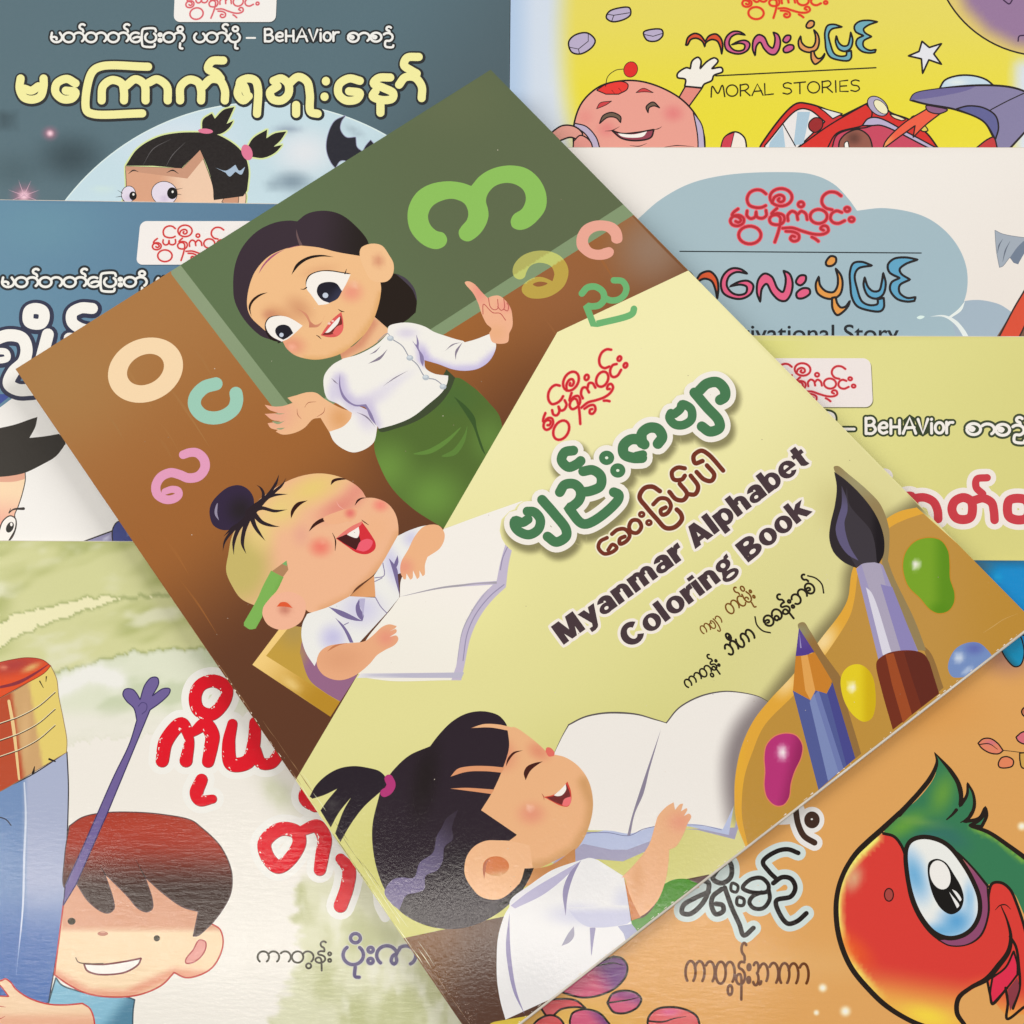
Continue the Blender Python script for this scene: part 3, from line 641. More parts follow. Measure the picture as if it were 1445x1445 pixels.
    mouth.fill(P(*Z, "745,1072! 800,1025 850,970 873,940! 880,1000 860,1045 800,1070"), (120, 50, 44))
    mouth.fill(P(*Z, "765,1058! 800,1015 840,970 865,950 855,990 820,1030 790,1055"), (250, 244, 238))
    mouth.fill(P(*Z, "815,1060! 840,1020 880,1000! 885,1040 850,1078"), (232, 104, 98))
    mouth.shape((244, 200, 188), [ellipse(464.5, 456.5, 2.2, 1.6), ellipse(469.5, 453, 1.8, 1.4)])
    mouth.shape((60, 34, 28), strokes=[Stroke(smooth(P(*Z, "855,897 872,910 895,915"), False), [.6, 1.8, .6]), Stroke(smooth(P(*Z, "705,1075 720,1082 738,1100"), False), [.6, 1.5, .5])])
    # arms and blouse
    Z = (280, 500, 300)
    hand = T.sub('hand', label='printed open palm')
    hand.fill(P(*Z, "1060,390! 980,370 860,305 800,262 740,258 660,280 605,295! 640,330! 580,350 520,355 450,343! 480,375 545,400! 450,405! 500,445 560,455! 470,468! 490,500 540,515! 525,525! 570,545 650,535 720,500 780,440 830,432! 890,530! 1000,500"),
              G((240, 186, 140), 5).blob(385, 585, 50, 36, (234, 166, 140), .9).blob(480, 590, 26, 28, (222, 158, 100), .8))
    hand.shape((176, 108, 84), strokes=[Stroke(smooth(P(*Z, "670,370 675,410 700,440"), False), [.4, 1.1, .4]), Stroke(smooth(P(*Z, "722,360 745,330 800,322"), False), [.4, 1.1, .4]), Stroke(smooth(P(*Z, "860,360 850,395 805,425"), False), [.4, 1.2, .4])])
    hand.fill(P(*Z, "500,455 560,460! 590,450! 540,475"), (150, 160, 120)); hand.fill(P(*Z, "530,505 590,498! 560,512"), (150, 160, 120)); hand.fill(P(*Z, "520,403 590,402! 550,408"), (150, 160, 120))
    Z = (450, 400, 250)
    bl = T.sub('blouse')
    W_ = (242, 236, 230); V_ = (204, 192, 216)
    bl.fill(P(*Z, "85,1210! 200,1165 260,1100 270,1050! 300,1000 480,1100 475,1180! 450,1290 380,1350 280,1378 190,1345 120,1285"), G(W_, 5).blob(520, 580, 26, 40, V_, .8).blob(500, 570, 20, 20, (206, 196, 222), .8))
    bl.fill(P(*Z, "270,1055! 150,980 70,940 40,850 45,750 110,665 200,612! 330,575 480,490 560,410! 570,350 640,325 740,320 860,350 940,395 1040,430 1120,455 1175,468! 1190,480! 1280,455 1390,412! 1445,500 1400,620 1310,690 1200,712 1090,700 980,660 860,625! 870,690 940,735 1055,752! 1050,800 1010,880 900,980 760,1090 620,1150 490,1185! 470,1150 430,1060 380,985! 300,1000"),
            G(W_, 5).line(P(*Z, "850,620 1000,680 1100,710 1300,700 1445,580"), 13, (196, 184, 222), .9).blob(574, 470, 24, 12, V_, .6).blob(597, 500, 14, 26, (190, 176, 216), .9, -20) \
            .line(P(*Z, "170,780 200,900 280,980 400,990 450,1150"), 16, (198, 186, 216), .9).blob(520, 565, 60, 18, (214, 204, 220), .7, -25).blob(556, 540, 50, 12, (220, 212, 226), .6, -30).blob(470, 555, 14, 30, (206, 196, 220), .7))
    dk = (140, 126, 164)
    bl.fill(P(*Z, "172,730! 180,850 220,930 290,985 385,985! 430,1060 470,1160! 420,1100 375,1010 290,1000 200,940 165,840"), dk)
    bl.fill(P(*Z, "795,415! 815,480 815,530 855,600 850,680! 830,640 815,560 760,465! 795,500"), dk)
    bl.shape((136, 124, 140), strokes=[Stroke(smooth(P(*Z, q), False), wd) for q, wd in (("100,770 130,800 160,825", [0, 1.8, 0]), ("305,1048 390,1090 460,1170", [0, 2.2, 0]), ("520,840 620,770 730,710", [0, 1.6, 0]), ("410,580 460,555 505,510", [0, 2, 0]), ("400,655 500,605 560,535", [0, 4.2, 0]), ("1030,550 1090,500 1160,480", [0, 2, 0]), ("1172,478 1120,560 1115,625", [0, 3.6, 0]))])
    bl.shape((150, 150, 160), strokes=[Stroke(smooth(P(*Z, "590,450 680,510 740,605 800,660 870,765 950,785 1015,835"), False), 1.4), Stroke(smooth(P(*Z, "480,470 560,408 590,450"), False), 1.0)])
    for u, v in ((583, 447), (742, 607), (872, 767), (1012, 842)):
        x, y = 450 + u * .173, 400 + v * .173
        b_ = bl.shape((184, 190, 196), [ellipse(x, y, 4.8, 3.9)]); bl.shape((208, 214, 218), [ellipse(x - .6, y - 1.2, 3.2, 2)])
    Z = (550, 220, 250)
    hand = T.sub('hand', label='printed hand with pointing finger')
    hand.fill(P(*Z, "810,1445! 830,1410 790,1370 750,1290 720,1200 680,1120 620,1050 612,1030 640,1022 690,1045 750,1110 800,1160! 830,1145 890,1140 940,1175 985,1240 1000,1310 1000,1390 975,1445! 960,1520 840,1520"), G((240, 178, 142), 5).blob(677, 412, 20, 30, (236, 150, 132), .9).blob(715, 432, 22, 14, (238, 150, 132), .8).blob(700, 470, 24, 20, (232, 172, 124), .6))
    hand.shape((190, 92, 84), strokes=[Stroke(smooth(P(*Z, q), False), 1.2) for q in ("760,1290 765,1210 840,1278 900,1285 945,1340", "805,1160 820,1230 850,1255 880,1245 880,1170", "880,1230 910,1260 935,1240 930,1165", "930,1250 960,1265 968,1220 955,1200")])
    # ---- the boy with the book
    boy = Part(B, 'printed_boy', label='printed laughing boy with topknot and green crayon')
    ch = Part(B, 'printed_yellow_chair')
    Z = (340, 800, 250)
    ch.fill(P(*Z, "93,798! 340,470! 560,500 950,880! 730,1222!"), G((244, 204, 126), 6).lin((360, 930), (440, 1000), (186, 138, 44)).blob(412, 966, 24, 12, (252, 220, 150), .6, 35), sm=False)
    ch.fill(P(*Z, "205,725! 400,480! 560,500! 950,880! 800,1100!"), G((196, 156, 66), 6).blob(415, 890, 40, 40, (176, 146, 84), .8), sm=False)
    ch.fill(P(*Z, "480,700! 520,560 620,620 950,880! 810,1098! 680,1020 560,920"), G((152, 104, 134), 6).blob(425, 925, 14, 26, (178, 142, 90), .8))
    hd = boy.sub('head'); Z = (340, 640, 300)
    hd.fill(P(*Z, "-85,680 -60,560 -10,470 60,380 140,300 300,195 420,150 540,135 660,155 760,200 820,250 850,300! 910,303 990,335 1045,400 1068,480 1065,580 1020,670 960,750 900,825 780,915 740,970 600,1040 470,1080 440,1060! 410,1140 330,1190 250,1195 180,1160 145,1090 150,1040 90,1030 0,985 -60,900 -100,800"),
            G((240, 182, 142), 5).blob(440, 690, 75, 34, (234, 202, 120), 1, -22).blob(395, 720, 44, 40, (234, 204, 126), .9).blob(520, 672, 30, 10, (230, 190, 120), .7).blob(340, 800, 62, 80, (198, 180, 104), .95, 0, .3).blob(368, 750, 34, 45, (232, 206, 128), .8)
            .blob(480, 715, 56, 22, (226, 138, 120), .9, -28).blob(505, 690, 36, 20, (228, 140, 124), .7, -35).blob(452, 772, 24, 20, (238, 122, 104), .95).blob(455, 765, 6, 5, (246, 170, 140), .6).blob(425, 755, 20, 26, (228, 158, 140), .5).blob(537, 713, 17, 14, (242, 130, 116), .9)
            .line(P(*Z, "1075,560 1000,720 880,860 740,990 560,1070"), 14, (218, 156, 104), .7).blob(530, 745, 40, 40, (240, 178, 130), .4))
    ear = boy.sub('ear')
    ear.fill(P(*Z, "150,1050 175,1000 240,960 330,940 420,980 442,1040 415,1130 340,1185 260,1197 190,1165 148,1100"), G((242, 180, 148), 5).blob(402, 860, 14, 12, (196, 120, 100), .9))
    ear.fill(P(*Z, "243,1040! 270,1012 310,1012 352,1050! 310,1042 280,1040"), (226, 92, 54))
    br = boy.sub('eyebrow')
    br.fill(P(*Z, "340,442! 340,390 380,335 455,318! 410,345 370,385"), (56, 30, 26))
    br.fill(P(*Z, "610,215! 620,180 670,165 725,175! 680,180 640,190"), (56, 30, 26))
    br = boy.sub('eye')
    br.fill(P(*Z, "460,532! 490,480 550,440 632,440! 570,460 510,490"), (62, 32, 26))
    br.fill(P(*Z, "772,355! 790,315 820,300 855,300! 815,312"), (62, 32, 26))
    ns = boy.sub('nose')
    ns.fill(P(*Z, "560,440 640,400 740,372 785,372 792,400 775,440 740,465 720,462! 640,480 580,470"), G((240, 178, 136), 3).blob(494, 724, 12, 11, (228, 110, 104), .9))
    ns.shape((244, 176, 160), strokes=[Stroke(smooth(P(*Z, "650,325 665,355 700,380"), False), [.3, 1.2, .3])])
    mo = boy.sub('mouth')
    mo.fill(P(*Z, "645,577! 700,530 760,490 820,462! 870,530 915,610 910,650 860,683 790,675 720,630"), (214, 52, 60))
    mo.fill(P(*Z, "650,575! 720,550 800,560 815,600! 780,655! 700,610"), (74, 34, 34))
    mo.fill(P(*Z, "720,550! 760,520 800,498! 805,540 790,573 750,565"), (252, 248, 244))
    mo.fill(P(*Z, "785,655! 810,600 860,580 895,595 880,640 840,665"), (238, 96, 112))
    mo.fill(P(*Z, "645,577! 700,530 760,490 830,458! 815,485 740,535 690,560"), (232, 122, 112))
    mo.shape((62, 34, 28), strokes=[Stroke(smooth(P(*Z, "622,540 642,590 640,660"), False), [.5, 2, .5]), Stroke(smooth(P(*Z, "820,450 845,470 868,485"), False), [.5, 1.5, .5])])
    # topknot
    hr = boy.sub('hair'); Z = (280, 500, 300)
    hr.fill(P(*Z, "75,1070 90,1010 150,940 210,900 280,890 340,920 375,980 370,1060 330,1130 250,1180 170,1195 100,1160"), G((56, 44, 66), 5).blob(340, 720, 30, 32, (44, 38, 40), .9))
    hr.fill(P(*Z, "130,1010 112,1050 112,1090 140,1130! 128,1080"), (150, 140, 160))
    hk = (48, 38, 44)
    hr.shape(hk, strokes=[Stroke(smooth(P(*Z, q), False), wd) for q, wd in (
        ("360,1070 440,990 500,960 610,950", [10, 7, 4.5, 0]), ("360,1060 430,1045 520,1065 605,1055", [9, 5, 4, 0]), ("370,1075 430,1140 500,1165 555,1172", [8, 6, 4, 0]), ("355,1085 385,1170 425,1230 455,1268", [8, 6, 4, 0]),
        ("345,1100 310,1200 300,1290 325,1358", [8, 6, 5, 0]), ("330,1110 270,1190 240,1280 240,1365", [8, 6, 4.5, 0]), ("310,1130 240,1190 180,1270 165,1338", [7, 5, 3.5, 0]), ("300,1150 240,1175 170,1238", [7, 4, 0]),
        ("430,1005 520,930 575,880 595,840", [7, 5, 4, 0]), ("445,990 500,920 530,870 548,815", [6, 4, 4, 0]), ("440,985 440,940 420,905 395,888", [5, 4, 3, 0]), ("350,1080 390,1040 450,990", [14, 11, 6]))])
    cr = boy.sub('crayon'); Z = (340, 640, 300)
    cr.fill(P(*Z, "310,727! 322,790 285,840! 210,800!"), (178, 132, 94), sm=False)
    cr.fill(P(*Z, "310,727! 313,765 280,750!"), (122, 176, 106), sm=False)
    cr.fill(P(*Z, "205,795! 240,815 290,840! 245,930 200,980 150,1050 145,1110! 100,1190! 60,1195 20,1170! 20,1150! 110,990 150,900"), G((128, 178, 86), 5).lin((366, 870), (378, 876), (104, 156, 64)))
    # shirt
    sh = boy.sub('shirt')
    nk = boy.sub('neck'); nk.fill(P(*Z, "760,950! 905,830! 915,975! 740,975!"), G((226, 160, 108), 4).lin((520, 830), (500, 820), (196, 128, 80), .5))
    sh.fill(P(*Z, "1065,560! 1150,520 1250,490 1330,490! 1100,760 1090,810! 1075,980! 990,1085! 800,1290! 520,1400! 500,1445! 440,1350 412,1250 418,1160 450,1090! 600,1040 740,970! 830,975 915,980! 905,830! 960,745"),
            G((238, 234, 236), 5).blob(510, 860, 50, 40, (206, 200, 224), .8).blob(555, 800, 20, 50, (200, 194, 222), .8, -20).blob(470, 900, 30, 30, (190, 184, 220), .8).blob(580, 760, 20, 20, (206, 200, 224), .8))
    pu = (122, 108, 150)
    sh.fill(P(*Z, "595,1042! 690,1070 800,1125 830,1140! 770,1135 680,1105"), pu); sh.fill(P(*Z, "805,985! 780,1040 790,1100 825,1140! 835,1100 810,1050"), pu)
    sh.fill(P(*Z, "810,985! 845,985! 830,1115! 820,1060 805,1030"), (186, 178, 206)); sh.fill(P(*Z, "640,1115! 700,1170 740,1230 765,1285! 740,1285! 700,1200"), pu)
    sh.fill(P(*Z, "1005,710! 1060,780 1070,850 1080,970! 1060,900 1030,790"), pu); sh.fill(P(*Z, "1065,690! 1070,740 1050,790! 1040,760"), pu)
    sh.fill(P(*Z, "1065,820! 1092,810! 1095,870 1078,965!"), (92, 60, 54)); sh.shape((140, 128, 160), strokes=[Stroke(smooth(P(*Z, q), False), 1.3) for q in ("915,980 950,1040 992,1085", "965,745 972,830 910,845", "700,1165 730,1150", "910,870 960,845")])
    # printed open book
    bk = Part(B, 'printed_open_book', label='printed blank open book before the boy'); Z = (540, 690, 250)
    bk.fill(P(*Z, "500,325! 1120,105! 1200,100! 1180,300 1075,420! 1030,600 1005,800! 900,900 800,1030 720,1200 665,1445 640,1560! 560,1560! 630,1200!"), (196, 184, 204))
    bk.shape((150, 140, 168), strokes=[Stroke(smooth(P(*Z, q), False), 1.4) for q in ("1050,410 980,560 960,660", "990,780 880,870 760,1020 690,1180 655,1400", "1020,395 970,520 950,620")])
    bk.fill(P(*Z, "140,880! 150,740 200,650! 505,325! 760,230 1130,100! 1200,100 1020,385! 960,600 930,750! 700,770 400,830"), (244, 236, 226))
    bk.fill(P(*Z, "140,878! 500,795 930,755! 930,772! 760,775 400,838"), (168, 160, 168))
    bk.fill(P(*Z, "140,880! 500,810 900,780! 800,880 700,1040 640,1200 600,1445! 560,1560! 0,1560 -200,1500 -150,1260 0,1060! 60,990!"), G((246, 239, 226)).lin((600, 800), (560, 950), (242, 234, 220)))
    bk.shape((172, 166, 180), strokes=[Stroke(smooth(P(*Z, "860,820 740,980 650,1160 610,1400"), False), [.5, 1.6, .4])])
    Z = (340, 800, 250)
    bk.fill(P(*Z, "980,868! 1445,865! 1820,860! 1800,905! 1445,905! 945,905!"), G((190, 184, 200)).lin((540, 950), (500, 952), (236, 230, 226)), sm=False)
    ha = boy.sub('hand', label='printed arm resting on the page')
    ha.fill(P(*Z, "900,620 1010,605 1080,555 1150,490 1210,468 1270,482! 1260,498 1210,525! 1265,508 1270,530 1215,570! 1270,560 1284,590 1255,635 1180,675! 1110,720 1050,790 940,880 830,922 740,915 660,870 618,790 640,700 700,650 800,628"),
            G((234, 170, 128), 5).blob(545, 900, 22, 20, (232, 146, 122), .8).blob(480, 930, 50, 30, (218, 152, 112), .5))
    ha.fill(P(*Z, "700,692! 760,640 880,618! 800,640"), (200, 124, 84))
    Z = (540, 690, 250)
    ha = boy.sub('hand', label='printed hand holding the top of the page')
    ha.fill(P(*Z, "150,600 210,490 260,390 330,310 400,290 460,300 500,350 505,400 470,480 365,555! 345,620 342,700 325,712! 300,665! 298,720 280,735! 248,665! 242,730 225,740! 195,690! 185,738 170,735! 145,680"),
            G((238, 178, 132), 5).blob(570, 800, 22, 20, (232, 148, 124), .8))
    # ---- the palette, crayon and brush
    pa = Part(B, 'printed_palette'); Z = (1045, 850, 300)
    # its soft printed shadow over the panel
    sh_c = lambda xy: limec(xy)
    pedge = P(*Z, "20,1445 -5,1250 0,1050 60,880 200,700 350,500 540,260 740,0") + P(1145, 650, 300, "300,740 500,470 600,400 720,320")
    pl_ = np.array([a[:2] for a in smooth(pedge, False)])
    shadowc = G(limec, 4).line([tuple(a) for a in pl_], 26, (120, 108, 74), .85)
    def onpage(xy):
        c = shadowc(xy); return c
    # page of the girl's book first
    gb = Part(B, 'printed_open_book', label='printed blank open book before the girl')
    Z8 = (800, 900, 300)
    lm = Part(B, 'printed_soft_shadow')
    lm.shape(shadowc, [np.vstack([pl_ - np.array([[30, 12]]), (pl_ + np.array([[8, 8]]))[::-1]])])
    lm.shape(shadowc, strokes=[Stroke(pl_[::3], 50)])
    gb.fill(P(*Z8, "120,1320! -120,1560! 0,1600 150,1500 380,1520! 560,1440 600,1400! 780,1300! 885,1305! 1140,1370! 1180,1240!  1160,1200 1140,1290!"), (164, 158, 182), sm=False)
    gb.fill(P(*Z8, "120,1340! -160,1500! -100,1530 110,1400 300,1440 410,1440! 600,1370! 820,1280 1100,1340! 1140,1100!"), (184, 190, 216), sm=False)
    pgc = G((239, 231, 222), 5).line([tuple(a) for a in pl_ + np.array([[-6, 0]])], 34, (128, 116, 116), .9)
    gb.fill(P(*Z8, "-150,600! -85,280 0,600! 60,560 180,515 330,505 500,525 670,578! 760,480 900,405 1050,368 1150,370 1300,400 1400,470! 1200,900 1110,1200 1060,1300! 900,1270 780,1265 600,1280 430,1330 300,1310 150,1310! -100,1250 -260,1000!") if 0 else
            P(600, 1000, 300, "880,300! 930,190 975,112! 1080,60 1200,32 1320,28 1445,40 1550,75 1640,97!") + P(*Z8, "676,580! 760,480 900,400 1050,366 1150,368 1300,400 1400,465! 1250,860 1130,1150 1060,1300! 900,1270 780,1265 600,1280 430,1330 300,1312 150,1308! 0,1250 -160,1000!"), pgc)
    gb.shape((92, 84, 84), strokes=[Stroke(smooth(P(600, 1000, 300, "880,295 930,190 975,110"), False), [.5, 1.6]), Stroke(smooth(P(600, 1000, 300, "975,110 1080,58 1200,32 1320,28 1445,40 1550,70 1640,97"), False), [2, 2.6, 1.2]),
                                    Stroke(smooth(P(*Z8, "676,578 760,478 900,400 1050,366 1150,368 1300,398 1380,440"), False), [1.8, 2.2, 1.6, .8])])
    gb.fill(P(*Z8, "640,620! 600,760 560,900 520,1060 460,1200 430,1345! 410,1345! 440,1220 490,1060 550,880"), (140, 130, 148))
    gb.shape((120, 120, 160), strokes=[Stroke(smooth(P(*Z8, "140,1325 280,1325 420,1345 520,1300 620,1278"), False), 1), Stroke(smooth(P(*Z8, "820,1272 920,1275 1050,1305"), False), .8)])
    gr = Part(B, 'printed_girl', label='printed girl with ponytail reading at the bottom of the cover')
    # palette body
    pin = P(*Z, "6,1445 0,1250 20,1100 90,930 220,750 370,560 560,330 740,60") + P(1145, 650, 300, "300,770 420,560 520,460 620,390 760,350!") + [(1475, 878, True), (1475, 920, True), (1056, 1215, True)]
    rim = P(*Z8, "1222,1440! 1152,1250 1138,1050 1150,900 1190,730 1270,560 1380,420") + P(*Z, "350,500 540,255 720,0") + P(1145, 650, 300, "280,740 400,520 505,400 600,345 716,318!") + [(1475, 878, True), (1475, 920, True), (1056, 1215, True)]
    pa.fill(rim, G((226, 166, 60), 5).blob(1162, 905, 26, 40, (246, 214, 152), .95, 35).blob(1110, 965, 34, 22, (244, 206, 140), .9, -50).blob(1230, 745, 30, 30, (230, 168, 66), .6).blob(1045, 1080, 14, 90, (230, 172, 56), .7))
    pal = G((190, 142, 62), 8).lin((1150, 1000), (1330, 860), (192, 144, 70)).lin((1300, 880), (1430, 880), (188, 138, 56))
    pa.fill(P(*Z8, "1232,1420! 1192,1230 1190,1080 1210,930 1260,780 1340,600") + P(*Z, "390,600 560,380 740,100 770,0") + P(1145, 650, 300, "345,640 420,560 540,450 640,400 760,360!") + [(1475, 878, True), (1475, 920, True), (1060, 1215, True)], pal)
    # shadows printed under the tools
    dk_ = G(pal, 8).line([(0, 0), (1, 1)], 1, (0, 0, 0), 0)
    shc = (148, 110, 62)
    pa.fill(P(*Z, "390,150 430,135 470,190 560,340 640,450 680,510 720,690 800,960 820,1030! 770,1070! 600,500! 480,330!"), G(shc, 6).blob(1130, 890, 30, 22, (150, 142, 104), 1))
    pa.fill(P(*Z, "1080,0! 1140,60 1210,270! 1290,340 1380,580! 1345,610! 1250,330! 1190,320!"), shc)
    Z5 = (1145, 650, 300)
    pa.fill(P(*Z5, "152,42 180,36 250,90 380,200 470,300 525,450 530,570 520,680! 560,790 700,1080 780,1290! 700,1290! 480,700! 490,500! 420,340 300,220 170,90"), G((150, 128, 86), 6).blob(1215, 680, 60, 40, (158, 148, 108), 1))
    pb = Part(B, 'printed_paint_blob', label='green paint on the printed palette')
    pb.fill(P(*Z5, "620,700 640,620 700,550 790,522 880,540 930,610 942,700 945,800 975,900 970,970 930,1025 860,1040 800,1010 740,940 660,860 628,780"), G((122, 162, 44), 5).lin((1310, 780), (1334, 780), (96, 142, 34)).blob(1325, 860, 24, 16, (88, 138, 30), .8).blob(1292.5, 797, 8, 11, (238, 240, 214), 1.3), line=(196, 134, 50), lw=1.5)
    pb = Part(B, 'printed_paint_blob', label='yellow paint on the printed palette')
    pb.fill(P(*Z, "680,530 700,470 750,428 810,422 860,450 900,510 918,620 915,720 890,790 840,812 780,780 730,720 695,640"), G((228, 202, 40), 5).lin((1210, 960), (1228, 960), (208, 174, 26)).blob(1202, 970, 9, 12, (250, 244, 206), 1.2))
    pb = Part(B, 'printed_paint_blob', label='magenta paint on the printed palette')
    pb.fill(P(*Z, "160,1050 175,970 230,910 310,888 380,905 422,970 415,1050 370,1150 345,1230 330,1330 290,1380 235,1382 180,1330 160,1250 165,1150"), G((184, 54, 116), 5).lin((1105, 1075), (1128, 1080), (150, 40, 92)).blob(1104, 1062, 11, 17, (246, 220, 228), 1.1), line=(222, 130, 90), lw=1.6)
    pb = Part(B, 'printed_paint_blob', label='blue paint at the edge of the printed palette')
    pb.fill(P(*Z5, "930,1420 935,1360 980,1280 1060,1238 1140,1240 1200,1290 1230,1330! 1060,1470! 960,1470"), G((118, 142, 190), 5).blob(1375, 915, 22, 14, (96, 104, 172), .9).blob(1353, 928, 11, 12, (214, 222, 232), 1).blob(1365, 946, 14, 6, (206, 216, 230), .8, -35))
    br = Part(B, 'printed_crayon', label='blue crayon printed on the palette')
    br.fill(P(*Z, "355,600! 470,662 510,598 585,620 625,545! 780,1060! 530,1275!"), (84, 92, 146), sm=False)
    br.fill(P(*Z, "470,662! 530,598! 700,1130! 595,1215!"), (112, 122, 172), sm=False)
    br.fill(P(*Z, "470,680! 500,620! 665,1150! 595,1215!"), (126, 138, 182), sm=False)
    br.fill(P(*Z, "590,620! 625,545! 780,1060! 720,1110!"), (74, 74, 138), sm=False)
    br.fill(P(*Z, "375,365! 440,362 505,340! 622,535! 585,620! 510,598! 475,665! 357,600!"), (202, 128, 46), sm=False)
    br.fill(P(*Z, "410,365! 455,355! 508,600! 475,665! 440,600!"), (226, 162, 84), sm=False)
    br.fill(P(*Z, "397,175! 500,335! 445,358 375,365!"), G((94, 72, 144)).lin((1128, 905), (1132, 920), (84, 62, 138)))
    br.fill(P(*Z, "400,200! 415,310! 405,310!"), (158, 146, 190), sm=False)
    bs = Part(B, 'printed_paintbrush', label='black pointed paintbrush printed on the palette')
    fr = bs.sub('ferrule')
    fr.fill(P(*Z5, "305,735! 340,705 400,690 460,695 485,712! 725,1295! 600,1300 480,1340 455,1350!"), (160, 150, 186))
    fr.fill(P(*Z5, "340,705! 400,690 460,695 480,740! 610,1300! 545,1310! 400,900!"), (172, 162, 182))
    fr.fill(P(*Z5, "370,860! 410,900 545,1305! 500,1325 485,1320!"), (218, 212, 222))
    fr.fill(P(*Z5, "470,840! 550,860! 720,1290! 610,1300!"), (142, 132, 180), sm=False)
    hn = bs.sub('handle')
    hn.fill(P(*Z, "922,430 930,395 990,350 1080,328 1190,330 1250,355 1285,410! 1350,620! 1035,865! 960,600"), (116, 50, 34))
    hn.fill(P(*Z, "985,355! 1040,345! 1165,760! 1105,820! 1030,560"), (160, 76, 40), sm=False)
    hn.fill(P(*Z, "1110,335! 1190,330 1250,355 1285,410! 1350,620! 1230,710! 1160,500"), (100, 44, 34))
    bt = bs.sub('bristles')
    bt.fill(P(*Z5, "155,75! 230,130 330,225 420,340 470,440 495,540 490,640 460,700! 420,690 350,700 305,730! 220,690 150,620 122,530 130,430 160,300 172,180"), G((50, 44, 48), 5).lin((1225, 740), (1240, 740), (34, 30, 34)))
    bt.fill(P(*Z5, "235,260 240,180! 260,300 400,470 430,560 445,690! 350,700 305,725! 240,600 225,500"), (64, 58, 64))
    bt.fill(P(*Z5, "205,170! 240,260 245,340 225,420 240,520 270,600 320,680! 250,640 190,560 165,470 180,390 205,300"), G((98, 90, 122), 4).lin((1190, 720), (1200, 690), (72, 66, 76), .8))
    # ---- the girl
    Z = (420, 960, 300)
    hr = gr.sub('hair')
    hc = G((48, 38, 46), 7).blob(560, 1290, 90, 50, (62, 60, 58), .5).blob(600, 1100, 30, 90, (36, 30, 30), .8, 10).blob(650, 1230, 60, 60, (42, 36, 40), .6)
    hr.fill(P(*Z, "600,670 560,620 480,595 380,583 280,600 190,650 120,720 82,790! 100,805! 180,780 268,738! 200,820 155,885! 225,1000! 280,900 362,797! 310,890 255,1040! 290,1100! 360,980 450,860 560,760!"), G((44, 36, 44), 7).blob(470, 1135, 14, 12, (84, 80, 78), .6))
    hr.fill(P(*Z, "560,760! 600,680 660,600 760,510 900,448! 960,370 1050,280 1150,225 1260,210 1360,235 1400,270 1420,300! 1440,400 1420,600 1390,700 1330,780 1250,885! 1445,1000 1530,1070") + P(540, 1145, 300, "912,158! 870,205! 1000,250 1030,380! 980,470 900,590 800,680 680,750 560,790 450,800 330,785 220,745 120,680 50,590 -10,480 -60,300 -70,100"), hc)
    # purple ribbon of light in the hair
    hr.fill(P(*Z, "1090,880! 1050,1000 1055,1080 1000,1130 985,1230 950,1290 870,1330 860,1420 800,1445 740,1460 690,1560! 640,1520 590,1440 640,1360 700,1340 790,1340 830,1240 920,1170 945,1060 980,1000 1010,940"),
            G((84, 74, 96), 5).lin((640, 1160), (560, 1250), (124, 112, 144)).lin((600, 1190), (640, 1150), (56, 46, 56), .9))
    fc_ = gr.sub('face'); Z = (600, 1000, 300)
    fcol = G((236, 178, 130), 5).blob(700, 1062, 44, 34, (220, 132, 104), .9, 30).blob(760, 1060, 26, 18, (222, 132, 104), .7, 30).blob(750, 1148, 30, 24, (228, 142, 116), .8).blob(748, 1140, 7, 7, (250, 200, 174), 1).line(P(*Z, "1080,500 1140,650 1120,800 1020,960 850,1060 700,1090"), 16, (204, 150, 96), .8)
    fc_.fill(P(*Z, "380,690! 460,560 530,400 570,260 560,140! 600,125 700,185 790,260 820,290! 870,310! 950,330 1040,390 1110,490 1140,620 1130,740 1080,880 1020,960 930,1010 850,1050 740,1100! 640,1200! 560,1080! 500,950! 625,858!"), fcol)
    fc_.fill(P(*Z, "310,132! 400,105 500,108 600,130! 570,150! 440,128"), G((236, 178, 130)).lin((672, 1026), (664, 1028), (190, 120, 86)))
    fc_.fill(P(*Z, "172,462! 220,410 300,392 420,390 540,400! 520,435! 400,425 280,430"), (224, 152, 108))
    fc_.fill(P(*Z, "170,543! 280,538 400,545 470,550! 450,580! 340,565"), (222, 150, 106))
    ns = gr.sub('nose'); ns.fill(P(*Z, "818,290! 825,265 850,265 880,300 875,322! 840,325"), (228, 110, 96))
    ey = gr.sub('eye')
    ey.fill(P(*Z, "548,395! 560,340 600,295 665,283! 610,305 575,345"), (72, 34, 26)); ey.fill(P(*Z, "683,487! 670,440 690,395 740,370 800,358! 745,395 710,430"), (72, 34, 26))
    mo = gr.sub('mouth')
    mo.fill(P(*Z, "805,600! 870,585 920,550 967,495! 990,560 992,630 970,665 920,660 860,630"), (214, 72, 60)); mo.fill(P(*Z, "825,603! 880,590 930,550 962,515! 985,580 985,620! 930,655! 870,630"), (116, 46, 46))
    mo.fill(P(*Z, "875,588! 920,550 955,512! 958,550 930,588 895,595"), (252, 248, 244)); mo.fill(P(*Z, "930,655! 945,615 990,597! 990,640 965,662"), (238, 114, 114))
    mo.shape((176, 72, 56), strokes=[Stroke(smooth(P(*Z, "792,577 806,600 808,622"), False), [.3, 1.4, .3])])
    nk = gr.sub('neck'); nk.fill(P(*Z, "1018,950! 1022,1040! 850,1140 640,1225! 740,1090! 860,1060"), G((196, 132, 78), 5).lin((760, 1220), (740, 1250), (214, 152, 98)))
    er = gr.sub('ear'); Z = (540, 1145, 300)
